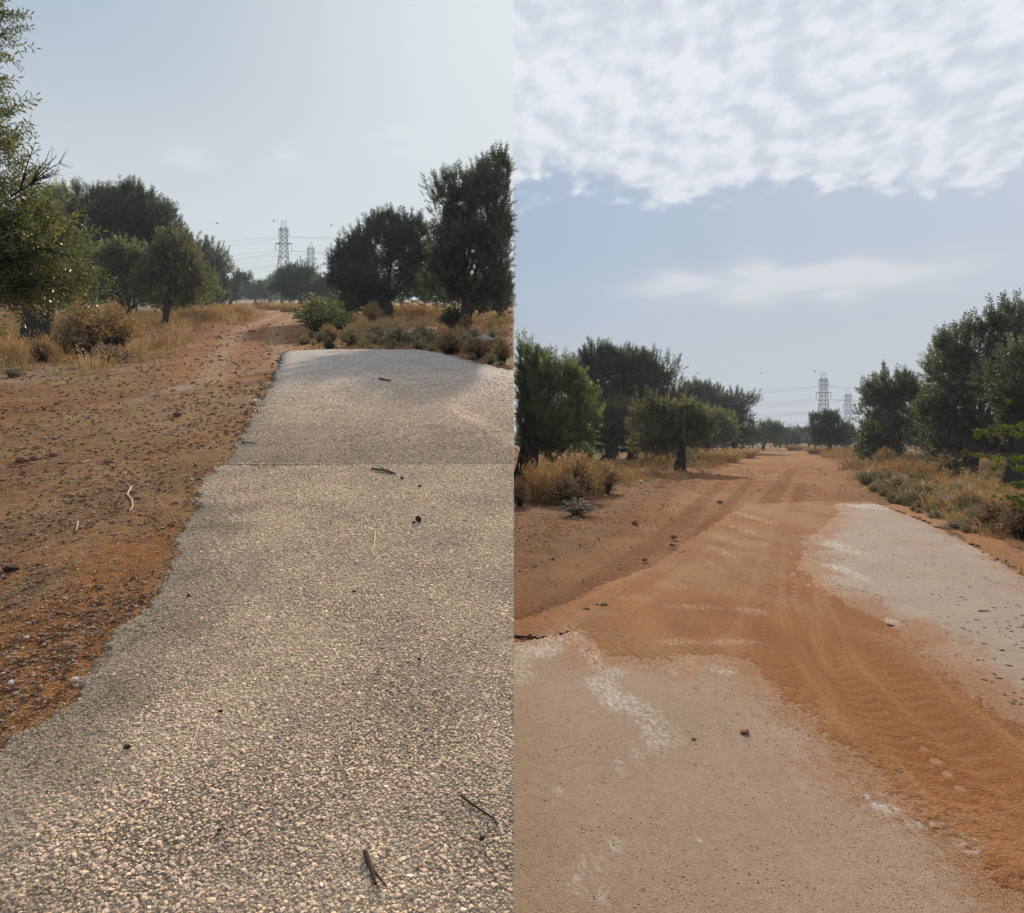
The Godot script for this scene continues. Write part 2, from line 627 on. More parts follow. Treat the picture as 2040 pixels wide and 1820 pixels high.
func asphalt_form(x: float, d: float) -> Array:
	var k := cover_right(x, d)
	if k[0] < -0.5: return [-0.3, Color.GRAY, -1.0]
	var mid := n_mid.get_noise_2d(x * 5.0 + 4.0, d * 5.0)
	var low := n_low.get_noise_2d(x * 4.0, d * 4.0 + 60.0)
	var fine := n_fine.get_noise_2d(x * 26.0, d * 26.0)
	var flake := n_fine.get_noise_2d(x * 60.0 + 4.0 * mid, d * 44.0 + 5.0 * n_mid.get_noise_2d(d * 9.0, x * 9.0))
	var near := Color(0.35, 0.25, 0.17)
	var far := Color(0.40, 0.32, 0.255)
	var c := near.lerp(far, clampf(smoothstep(0.6, 2.6, x - 0.05 * d) * 0.9 + low * 0.4, 0.0, 1.0))
	c = c * (1.0 + 0.08 * mid + 0.10 * fine)
	var dusty := smoothstep(0.36, 0.0, k[2] + 0.30 * mid + 0.12 * fine) * 0.85
	c = c.lerp(dirt_tone(x, d), clampf(dusty + clampf(low - 0.25, 0.0, 0.4), 0.0, 0.9))
	for s in scrapes:
		var w := patch_weight(s, x, d)
		if w > 0.0: c = c.lerp(s[3], clampf(w * (0.45 + 1.6 * flake + 0.8 * mid), 0.0, 0.85))
	return [relief(RIGHT, x, d) * 0.3 + lerpf(-0.07, 0.012, smoothstep(-0.12, 0.06, k[0])), c, k[0] + 0.2]

func spill_form(x: float, d: float) -> Array:
	var k := cover_right(x, d)
	if k[1] < -0.4: return [-0.3, Color.GRAY, -1.0]
	var c := dirt_tone(x, d)
	for t in tracks:   # wheel paths: swept paler beside the tread, redder in it
		var q := along(t[0], Vector2(x, d))
		var e: float = absf(q.x) / t[1]
		if e < 2.6:
			var streak := 0.5 + 0.9 * n_mid.get_noise_2d(q.x * 60.0, q.y * 2.0)
			c = c.lerp(Color(0.33, 0.145, 0.062), clampf(smoothstep(1.1, 0.7, e) * 0.7 * streak, 0.0, 1.0))
			c = c.lerp(Color(0.45, 0.275, 0.165), clampf(smoothstep(0.5, 0.0, absf(e - 1.7)) * 0.8 * streak, 0.0, 1.0))
	var worn := 0.9 * n_low.get_noise_2d(x * 9.0 + d * 2.0 + 11.0, d * 3.0 - x * 2.0) + 0.5 * n_fine.get_noise_2d(x * 30.0, d * 30.0)
	c = c.lerp(Color(0.43, 0.29, 0.19), clampf((worn - 0.12) * 1.6, 0.0, 0.6))
	var flake := n_fine.get_noise_2d(x * 60.0, d * 44.0 + 5.0 * n_mid.get_noise_2d(d * 9.0, x * 9.0))
	for s in scrapes:
		var w := patch_weight(s, x, d)
		if w > 0.0: c = c.lerp(s[3], clampf(w * (0.30 + 1.4 * flake), 0.0, 0.75))
	for p in patches_right:
		var w := patch_weight(p, x, d)
		if w > 0.0: c = c.lerp(p[3], w)
	var up := smoothstep(0.0, 0.25, k[1])
	return [relief(RIGHT, x, d) * 0.3 + lerpf(0.006, 0.016, smoothstep(-0.03, 0.08, k[1])) + up * (0.007 + 0.005 * n_mid.get_noise_2d(x * 9.0, d * 5.0) + ribs(x, d) * 0.9) - 0.09 * smoothstep(0.45, 0.0, k[0] + 0.8) , c, k[1] + 0.06]

# ------------------------------------------------------------------ sky
var cloud_a: FastNoiseLite
var cloud_b: FastNoiseLite

func sky_left(az: float, el: float) -> Color:
	var c: Color
	var y := clampf(el, 0.0, 60.0)
	var stops := [[0.0, 224, 226, 224], [10.0, 222, 225, 224], [14.0, 214, 219, 221], [18.0, 201, 209, 214], [22.0, 184, 196, 206], [27.0, 162, 178, 194], [34.0, 142, 161, 182], [60.0, 112, 138, 170]]
	for i in stops.size() - 1:
		if y <= stops[i + 1][0]:
			var t: float = (y - stops[i][0]) / (stops[i + 1][0] - stops[i][0])
			c = Color(lerpf(stops[i][1], stops[i + 1][1], t) / 255.0, lerpf(stops[i][2], stops[i + 1][2], t) / 255.0, lerpf(stops[i][3], stops[i + 1][3], t) / 255.0)
			break
	var dx := (az - 3.0) * cos(deg_to_rad(el))
	var dy := (el - 34.0)
	var g := exp(-(dx * dx + dy * dy * 0.6) / 620.0)
	c = c.lerp(Color(0.905, 0.92, 0.92), g * 0.9)
	var n := cloud_b.get_noise_2d(az * 6.0, el * 16.0)
	for w in [[-25.3, 21.6, 1.9, 0.7], [-9.2, 24.3, 2.2, 1.0], [-18.6, 22.4, 1.6, 0.7]]:
		var a := (az - float(w[0])) / float(w[2])
		var b := (el - float(w[1])) / float(w[3])
		c = c.lerp(Color(0.88, 0.895, 0.90), clampf(exp(-(a * a + b * b)) * (0.45 + 1.2 * n), 0.0, 0.6))
	return c.srgb_to_linear()

func sky_right(az: float, el: float) -> Color:
	var y := clampf(el, 0.0, 60.0)
	var blue := Color(0.615, 0.69, 0.79).lerp(Color(0.74, 0.78, 0.84), clampf(az / 38.0, 0.0, 1.0))
	var low := Color(0.785, 0.80, 0.815)
	var c := low.lerp(blue, smoothstep(3.0, 17.0, y))
	c = c.lerp(Color(0.55, 0.65, 0.78), smoothstep(25.0, 60.0, y))
	# the long thin cloud above the trees
	var wx := (az - 22.0) / 10.5
	var wy := (el - 13.3 + 0.03 * (az - 20.0)) / (1.25 - 0.25 * sin(az * 0.9))
	var wisp := exp(-pow(absf(wx), 3.0)) * exp(-wy * wy) * (1.15 + 1.2 * cloud_b.get_noise_2d(az * 5.0, el * 20.0))
	c = c.lerp(Color(0.87, 0.87, 0.88), clampf(wisp * 1.15, 0.0, 0.92))
	if el > 9.0:
		# a deck of small clouds at one height, so that they shrink towards the horizon
		var r := 1.0 / tan(deg_to_rad(el))
		var near_us := clampf((el - 12.0) / 16.0, 0.3, 1.4)
		var u := az * lerpf(10.0, 7.0, near_us)
		var v := 320.0 * log(maxf(el, 9.0) / 26.0) + 0.8 * az
		var puff := cloud_a.get_noise_2d(u, v)
		var lit := puff - cloud_a.get_noise_2d(u + 7.0, v + 9.0)   # the side towards the sun
		var n := cloud_b.get_noise_2d(az * 2.4, el * 4.6)
		var f := cloud_b.get_noise_2d(az * 16.0, el * 24.0)
		var edge := 2.60 + 0.011 * az - r
		var cover := smoothstep(-0.08, 0.20, edge + n * 0.30 + puff * 0.30 + f * 0.14)
		cover = maxf(cover, smoothstep(0.04, 0.40, edge + 0.2 * n) * 0.96)
		var shade := clampf(0.58 + lit * 0.9 + n * 0.40 + puff * 0.40, 0.0, 1.0)
		var top := Color(0.785, 0.81, 0.862).lerp(Color(0.905, 0.913, 0.932), shade)
		top = top.lerp(Color(0.79, 0.815, 0.86), smoothstep(27.0, 40.0, el) * 0.35)
		c = c.lerp(top, cover)
	return c.srgb_to_linear()

func sky_color(az: float, el: float) -> Color:
	if el < -1.0: el = -1.0
	var wide := smoothstep(38.0, 75.0, el) * 60.0 + 0.03
	var back := absf(az)
	var t := smoothstep(-wide, wide, az - 0.12)
	if back > 110.0:
		var turn := clampf((180.0 - back) / 70.0, 0.0, 1.0)
		t = lerpf(0.5, t, turn)
	if t <= 0.0: return sky_left(az, el)
	if t >= 1.0: return sky_right(az, el)
	return sky_left(az, el).lerp(sky_right(az, el), t)

func sky_picture() -> Image:
	cloud_a = noise(FastNoiseLite.TYPE_SIMPLEX_SMOOTH, 0.030, 5, 11)
	cloud_a.fractal_gain = 0.56
	cloud_b = noise(FastNoiseLite.TYPE_SIMPLEX_SMOOTH, 0.030, 4, 23)
	var w := 4096
	var h := 2048
	var small := Image.create(w / 8, h / 8, false, Image.FORMAT_RGBF)
	for j in h / 8:
		var el := 90.0 - (j + 0.5) / (h / 8) * 180.0
		for i in w / 8:
			small.set_pixel(i, j, sky_color(wrapf((i + 0.5) / (w / 8) * 360.0, -180.0, 180.0), el))
	small.resize(w, h, Image.INTERPOLATE_BILINEAR)
	var wide := int(w * 42.0 / 360.0)   # the panorama's first column looks straight ahead
	var y0 := int(h * (90.0 - 40.0) / 180.0)
	var y1 := int(h * 91.0 / 180.0)
	var fine := Image.create(wide, y1 - y0, false, Image.FORMAT_RGBF)
	for x0 in [0, w - wide]:
		for j in range(y0, y1):
			var el := 90.0 - (j + 0.5) / h * 180.0
			for i in wide:
				fine.set_pixel(i, j - y0, sky_color(wrapf((i + x0 + 0.5) / w * 360.0, -180.0, 180.0), el))
		small.blit_rect(fine, Rect2i(0, 0, wide, y1 - y0), Vector2i(x0, y0))
	return small

# ------------------------------------------------------------------ trees
# lobes are the rounded masses of the crown as [x, y, radius across, radius up] in frame pixels at the tree's depth
func olive(label: String, group: String, side: int, bx: float, by: float, trunk_px: float, lobes: Array, tone: Color, dens := 1.0, size := 0.42, opt := {}) -> Node3D:
	var d: float = opt.get("depth", reach(side, by))
	var k := d / F
	var base := Vector3((bx - 1020.0) * k, 0, -d)
	base.y = ground_y(side, base.x, d)
	var t := thing("olive_tree", label, "olive tree", base, group)
	var centres: Array = []
	var total := 0.0
	var mean := Vector3.ZERO
	for l in lobes:
		var p := at(l[0], l[1], d) + Vector3(0, 0, rng.randf_range(-0.5, 0.5) * l[2] * k) - base
		centres.append([p, l[2] * k * 1.26, l[3] * k * 1.12, minf(l[2], 90.0) * k])
		total += l[2] * l[3] * k * k
		mean += p
	mean /= lobes.size()
	# trunk and limbs
	var st := start()
	var r0 := trunk_px * k * 0.5
	var fork_h: float = opt.get("fork", 0.0)
	if fork_h <= 0.0: fork_h = clampf(mean.y * 0.36, 0.7, 2.2)
	var lean := Vector3(mean.x * 0.22, 0, mean.z * 0.2)
	var fork := Vector3(lean.x, fork_h, lean.z)
	tube(st, [Vector3(0, -0.25, 0), Vector3(0, 0.05, 0), Vector3(lean.x * 0.2, fork_h * 0.3, 0), Vector3(lean.x * 0.5 + r0 * 0.2, fork_h * 0.65, 0), fork, fork + Vector3(0, r0 * 1.2, 0)], [r0 * 1.35, r0 * 1.15, r0 * 0.92, r0 * 0.85, r0 * 0.8, r0 * 0.25], 11, 0.42)
	put("trunk", st.commit(), M.bark, t)
	st = start()
	for c in centres:
		var aim: Vector3 = c[0]
		if not allowed(side, aim + base, 0.15): aim.x = EDGE * d - base.x - (0.3 if side == LEFT else -0.3)
		tube(st, bend(fork - Vector3(0, r0 * 0.4, 0), aim, 4, 0.14 + 0.05 * aim.length() * 0.3), taper(r0 * 0.36, maxf(0.015, r0 * 0.08), 4), 6, 0.2)
		for b in 3:
			var e: Vector3 = aim + Vector3(rng.randf_range(-1, 1) * c[1], rng.randf_range(-0.3, 0.9) * c[2], rng.randf_range(-1, 1) * c[3]) * 0.75
			if not allowed(side, e + base, 0.1): continue
			tube(st, bend(aim.lerp(fork, 0.3), e, 3, 0.1), taper(maxf(0.02, r0 * 0.09), 0.006, 3), 4)
	put("limbs", st.commit(), M.bark, t)
	# the crown: leafy shoots, clumped, with gaps between the clumps
	var where: Array = []
	var tints: Array = []
	var droop: float = opt.get("droop", 0.0)
	var spiky: float = opt.get("spiky", 0.25)
	var off := Vector3(rng.randf_range(0, 200), rng.randf_range(0, 200), 0)
	var count := int(total * 500.0 * dens * (0.42 * 0.42) / (size * size))
	var gap: float = opt.get("gap", -0.15)
	for c in centres:
		var share: float = c[1] * c[2] / total
		var subs: Array = []   # the rounded boughs that make up this mass
		var most := 9 + int(c[1] * 3.0)
		for i in most:
			var dir := Vector3(rng.randfn(), rng.randfn() * 0.9 + 0.15, rng.randfn()).normalized()
			var f := rng.randf_range(0.30, 0.52)
			var reach_out := rng.randf_range(0.55, 0.88) * (1.0 + 0.12 * rng.randfn())
			subs.append([c[0] + Vector3(dir.x * c[1], dir.y * c[2], dir.z * c[3]) * reach_out, Vector3(c[1], c[2] * 0.9, c[3]) * f, rng.randf_range(0.78, 1.28), dir])
		subs.append([c[0], Vector3(c[1], c[2], c[3]) * 0.75, 0.9, Vector3.UP])
		for i in int(count * share):
			var sub: Array = subs[rng.randi() % subs.size()]
			var ball := Vector3(rng.randfn(), rng.randfn() + 0.25, rng.randfn()).normalized()
			var r := pow(rng.randf(), 0.42)
			var dir: Vector3 = (ball * 0.75 + sub[3] * 0.55).normalized()
			var p: Vector3 = sub[0] + Vector3(ball.x * sub[1].x, ball.y * sub[1].y, ball.z * sub[1].z) * r
			var clump := n_low.get_noise_3d(p.x * 30.0 / (0.6 + 0.12 * k * 400.0) + off.x, p.y * 30.0 / (0.6 + 0.12 * k * 400.0), p.z * 30.0 / (0.6 + 0.12 * k * 400.0) + off.y)
			if clump < gap: continue
			if p.y < 0.25: continue
			if not allowed(side, p + base, size * 0.5): continue
			var up := (dir * 0.8 + Vector3(0, 0.75 - droop * 1.4, 0) + Vector3(rng.randfn(), rng.randfn(), rng.randfn()) * 0.38).normalized()
			var s := size * rng.randf_range(0.65, 1.25)
			if dir.y > 0.35 and r > 0.78 and rng.randf() < spiky:
				s *= 1.7
				up = (up + Vector3(0, 1.2, 0)).normalized()
			var a := up.cross(Vector3(rng.randfn(), rng.randfn(), rng.randfn())).normalized()
			where.append(Transform3D(Basis(a * s, up * s, a.cross(up) * s), p))
			var g: float = rng.randf_range(0.6, 1.4) * sub[2]
			var yel := rng.randf() * 0.35
			tints.append(Color(tone.r * g * (1.0 + yel), tone.g * g * (1.0 + yel * 0.6), tone.b * g * (1.0 - yel * 0.4)))
	scatter("crown", opt.get("shoot", sprig), M.leaf, where, tints, t)
	return t

# ------------------------------------------------------------------ the scene
func _ready() -> void:
	rng = RandomNumberGenerator.new()
	rng.seed = 4711
	n_low = noise(FastNoiseLite.TYPE_SIMPLEX_SMOOTH, 0.08, 3, 1)
	n_mid = noise(FastNoiseLite.TYPE_SIMPLEX_SMOOTH, 0.25, 3, 2)
	n_fine = noise(FastNoiseLite.TYPE_SIMPLEX_SMOOTH, 0.5, 2, 3)

	var cam := Camera3D.new()
	cam.name = "camera"
	cam.fov = rad_to_deg(2.0 * atan(910.0 / F))
	cam.keep_aspect = Camera3D.KEEP_HEIGHT
	cam.near = 0.05
	cam.far = 3000.0
	cam.position = Vector3(0, H, 0)
	add_child(cam)

	var env := Environment.new()
	env.background_mode = Environment.BG_SKY
	var pano := PanoramaSkyMaterial.new()
	pano.panorama = ImageTexture.create_from_image(sky_picture())
	env.sky = Sky.new()
	env.sky.sky_material = pano
	env.tonemap_mode = Environment.TONE_MAPPER_LINEAR
	env.tonemap_exposure = 1.15
	env.fog_enabled = true
	env.fog_density = 0.0008
	env.fog_light_color = Color(0.80, 0.86, 0.92)
	env.ssao_enabled = true
	env.ssil_enabled = true
	env.sdfgi_enabled = true
	var we := WorldEnvironment.new()
	we.name = "world_environment"
	we.environment = env
	add_child(we)

	var sun := DirectionalLight3D.new()
	sun.name = "sun"
	sun.light_energy = 1.6
	sun.light_color = Color(1.0, 0.93, 0.83)
	sun.light_angular_distance = 0.6
	sun.shadow_enabled = true
	var sun_az := deg_to_rad(1.5)
	var sun_el := deg_to_rad(30.2)
	var to_sun := Vector3(sin(sun_az) * cos(sun_el), sin(sun_el), -cos(sun_az) * cos(sun_el))
	sun.basis = Basis.looking_at(-to_sun, Vector3.UP)
	add_child(sun)

	materials()
	outlines()
	terrain()
	pylons()
	left_trees()
	right_trees()
	left_plants()
	right_plants()
	road_stones()
	pebbles()
	small_things()

func materials() -> void:
	var cells := noise(FastNoiseLite.TYPE_CELLULAR, 0.16, 1, 5)
	cells.cellular_return_type = FastNoiseLite.RETURN_CELL_VALUE
	var domes := noise(FastNoiseLite.TYPE_CELLULAR, 0.16, 1, 5)
	domes.cellular_return_type = FastNoiseLite.RETURN_DISTANCE
	var crumbs := noise(FastNoiseLite.TYPE_SIMPLEX_SMOOTH, 0.06, 5, 8)
	crumbs.fractal_gain = 0.6
	var stone_grain := noise_map(cells, 2048, 0.42, 1.0)
	var stone_bump := noise_map(domes, 2048, 1.0, 0.0)
	var fine_grain := noise_map(cells, 2048, 0.70, 1.0)
	var dirt_grain := noise_map(crumbs, 2048, 0.46, 1.0)
	var dirt_bump := noise_map(crumbs, 2048, 0.0, 1.0)
	M.dirt = ground_material(2.3, dirt_grain, dirt_bump, 4.2)
	M.dirt.albedo_color = Color(1.0, 0.865, 0.67).linear_to_srgb()   # terra rossa
	M.spill = ground_material(2.9, dirt_grain, dirt_bump, 0.6)
	M.spill.albedo_color = Color(1.0, 0.865, 0.65).linear_to_srgb()
	M.road = ground_material(3.1, stone_grain, stone_bump, 0.6, 0.85)
	M.asphalt = ground_material(1.9, fine_grain, stone_bump, 0.22, 0.85)
	M.stone = tinted(Color.WHITE, 0.8)
	M.leaf = tinted(Color.WHITE, 0.45, Color(0.92, 1.0, 0.74))
	M.leaf.metallic_specular = 0.5
	M.grass = tinted(Color.WHITE, 0.8, Color(0.45, 0.38, 0.2))
	M.bark = plain(Color(0.060, 0.048, 0.040), 0.95)
	M.bark.heightmap_enabled = true
	M.bark.heightmap_texture = dirt_bump
	M.bark.heightmap_scale = 4.0
	M.bark.uv1_triplanar = true
	M.bark.uv1_scale = Vector3(0.9, 0.25, 0.9)
	M.twig = plain(Color(0.06, 0.045, 0.035), 0.9)
	M.pale_twig = plain(Color(0.55, 0.44, 0.30), 0.8)
	M.straw = plain(Color(0.62, 0.50, 0.28), 0.7)
	M.steel = plain(Color(0.13, 0.13, 0.14), 0.6)
	M.wire = plain(Color(0.16, 0.16, 0.17), 0.6)
	M.dark = plain(Color(0.02, 0.017, 0.015), 0.8)
	M.white = plain(Color(0.78, 0.77, 0.74), 0.7)
	M.grey = plain(Color(0.42, 0.43, 0.43), 0.8)
	M.rock = plain(Color(0.46, 0.42, 0.37), 0.9)
	M.rock.heightmap_enabled = true
	M.rock.heightmap_texture = dirt_bump
	M.rock.heightmap_scale = 3.0
	M.rock.uv1_triplanar = true
	M.red_rock = plain(Color(0.30, 0.12, 0.07), 0.95)
	M.hill = plain(Color(0.10, 0.12, 0.10), 1.0)
	sprig = sprig_mesh(3, 13, 0.24, 0.036)
	sprig_near = sprig_mesh(9, 9, 0.24, 0.024)
	for i in 6:
		rocks.append(rock_mesh(100 + i, 0.50, 0.27))

func outlines() -> void:
	road_left = outline(LEFT, [-420, 2200, -230, 1750, 0, 1478, 100, 1400, 200, 1300, 290, 1195, 330, 1105, 370, 1030, 400, 962, 440, 924, 490, 850, 540, 780, 558, 722, 563, 706, 620, 701, 750, 698, 830, 699, 900, 714, 960, 733, 1023, 746])
	road_left.append_array(PackedVector2Array([Vector2(2.5, 12.0), Vector2(2.5, 0.9), Vector2(-1.2, 0.9)]))
	asphalt_right = outline(RIGHT, [1150, 1255, 1230, 1212, 1300, 1172, 1400, 1132, 1440, 1085, 1490, 1040, 1537, 1007, 1640, 1003, 1748, 1004, 1830, 1033, 1900, 1064, 1980, 1108, 2060, 1155, 2200, 1260])
	asphalt_right.append_array(PackedVector2Array([Vector2(6.0, 0.9), Vector2(-1.5, 0.9), Vector2(-1.5, 4.2)]))
	bare_a = outline(RIGHT, [1150, 1257, 1172, 1290, 1195, 1318, 1250, 1322, 1330, 1328, 1390, 1318, 1450, 1320, 1500, 1350, 1560, 1410, 1620, 1460, 1680, 1520, 1740, 1572, 1800, 1625, 1880, 1680, 1960, 1735, 2040, 1790, 2200, 1900])
	bare_a.append_array(PackedVector2Array([Vector2(3.0, 0.9), Vector2(-1.5, 0.9), Vector2(-1.5, 4.3)]))
	bare_b = outline(RIGHT, [1672, 1006, 1748, 1003, 1830, 1030, 1900, 1060, 1980, 1104, 2060, 1150, 2200, 1250, 2200, 1520, 2040, 1440, 1960, 1388, 1900, 1330, 1850, 1288, 1790, 1244, 1700, 1198, 1640, 1168, 1608, 1120, 1625, 1072, 1660, 1046, 1676, 1030])
	track_right = outline(RIGHT, [900, 1180, 1024, 1130, 1150, 1092, 1250, 1052, 1330, 995, 1430, 935, 1500, 908, 1535, 897, 1552, 893, 1580, 893, 1610, 903, 1672, 925, 1690, 948, 1745, 1003, 1640, 1010])
	track_right.append_array(PackedVector2Array([Vector2(1.5, 5.0), Vector2(0.5, 3.0), Vector2(-3.0, 3.0)]))
	lane_left = outline(LEFT, [505, 760, 500, 690, 515, 655, 560, 635, 575, 626, 540, 617, 512, 610, 520, 604])
	for p in [
		[130, 1330, 170, 130, 0.75, Color(0.38, 0.185, 0.075)], [250, 1130, 90, 100, 0.9, Color(0.40, 0.195, 0.08)], [60, 1060, 110, 130, 0.6, Color(0.27, 0.20, 0.15)],
		[60, 1180, 60, 40, 0.7, Color(0.22, 0.18, 0.14)], [300, 850, 280, 70, 0.75, Color(0.45, 0.34, 0.23)], [430, 860, 40, 80, 0.8, Color(0.43, 0.225, 0.10)], [90, 748, 180, 25, 0.8, Color(0.42, 0.345, 0.27)],
		[508, 735, 26, 52, 1.0, Color(0.56, 0.53, 0.54)], [500, 672, 18, 25, 1.0, Color(0.56, 0.44, 0.36)], [440, 668, 24, 22, 0.6, Color(0.48, 0.27, 0.14)], [350, 670, 120, 16, 0.7, Color(0.30, 0.14, 0.085)],
		[560, 655, 40, 22, 0.6, Color(0.36, 0.22, 0.16)], [470, 650, 60, 8, 0.9, Color(0.52, 0.29, 0.15)], [545, 634, 60, 7, 0.9, Color(0.52, 0.36, 0.26)], [520, 620, 50, 5, 0.9, Color(0.50, 0.35, 0.25)], [620, 690, 60, 6, 0.9, Color(0.46, 0.30, 0.17)], [800, 672, 220, 28, 0.5, Color(0.34, 0.25, 0.15)], [960, 660, 80, 12, 0.7, Color(0.46, 0.31, 0.18)],
	]:
		patches.append(spread_patch(LEFT, p[0], p[1], p[2], p[3], p[4], p[5]))
	for p in [
		[1100, 1080, 130, 50, 0.55, Color(0.40, 0.28, 0.19)], [1080, 1160, 60, 30, 0.5, Color(0.42, 0.30, 0.20)], [1120, 1015, 110, 14, 0.6, Color(0.36, 0.27, 0.20)], [1600, 1040, 55, 35, 0.55, Color(0.44, 0.29, 0.19)],
		[1480, 1090, 40, 40, 0.4, Color(0.46, 0.31, 0.2)], [1800, 1000, 90, 20, 0.6, Color(0.33, 0.26, 0.17)], [1960, 962, 70, 14, 0.6, Color(0.40, 0.22, 0.13)], [1600, 1320, 60, 110, 0.5, Color(0.31, 0.14, 0.062)],
		[1850, 1480, 110, 120, 0.5, Color(0.32, 0.145, 0.065)],
	]:
		patches_right.append(spread_patch(RIGHT, p[0], p[1], p[2], p[3], p[4], p[5]))
	var chalk := Color(0.60, 0.555, 0.52)
	for p in [
		[1505, 1035, 14, 12, 0.9], [1480, 1058, 14, 12, 0.9], [1458, 1082, 14, 14, 0.9], [1440, 1105, 14, 14, 0.9], [1420, 1130, 14, 12, 0.7], [1500, 1085, 30, 10, 0.5], [1375, 1216, 55, 5, 0.9], [1340, 1170, 30, 8, 0.5], [1495, 1224, 30, 8, 0.9],
		[1345, 1286, 45, 6, 0.8], [1460, 1287, 60, 6, 0.8], [1060, 1300, 50, 16, 0.9], [1105, 1275, 45, 14, 0.9], [1140, 1262, 25, 14, 0.8], [1200, 1370, 32, 18, 0.8], [1240, 1405, 34, 20, 0.8], [1285, 1430, 34, 22, 0.8], [1325, 1462, 30, 24, 0.75],
		[1270, 1515, 16, 18, 0.7], [1170, 1740, 40, 40, 0.35], [1395, 1683, 8, 6, 0.9], [1110, 1580, 10, 10, 0.6], [1680, 1140, 22, 18, 0.8], [1655, 1085, 25, 25, 0.5], [1720, 1010, 40, 6, 0.85], [1775, 1240, 14, 8, 0.8], [1850, 1650, 40, 12, 0.55],
		[1930, 1690, 34, 20, 0.7], [1040, 1340, 26, 30, 0.8], [1180, 1310, 20, 24, 0.7], [1225, 1345, 26, 12, 0.5], [1345, 1345, 16, 8, 0.6], [1440, 1340, 24, 8, 0.5], [1300, 1480, 20, 30, 0.7], [1235, 1530, 10, 22, 0.6], [1150, 1770, 26, 26, 0.6], [1205, 1800, 14, 30, 0.5], [1225, 1690, 12, 16, 0.5], [1590, 1560, 14, 10, 0.4], [1695, 1560, 20, 8, 0.6], [1770, 1620, 26, 10, 0.6], [1745, 1610, 12, 6, 0.8], [1720, 1590, 14, 8, 0.6], [1260, 1195, 30, 6, 0.5], [1180, 1225, 40, 6, 0.4],
	]:
		scrapes.append(spread_patch(RIGHT, p[0], p[1], p[2], p[3], p[4], chalk))
	for t in [[[1600, 960, 1572, 1060, 1560, 1180, 1548, 1290, 1545, 1400], 0.17, 0.13], [[1690, 1190, 1720, 1290, 1800, 1400, 1900, 1500, 2040, 1640], 0.18, 0.14], [[1440, 960, 1330, 1060, 1200, 1150, 1060, 1240], 0.2, 0.16], [[1500, 950, 1420, 1040, 1330, 1130, 1200, 1215], 0.16, 0.16], [[1590, 920, 1560, 960, 1520, 1010], 0.25, 0.3], [[1590, 1080, 1600, 1200, 1650, 1330, 1760, 1450, 1900, 1590], 0.12, 0.12]]:
		tracks.append([outline(RIGHT, t[0]), t[1], t[2]])

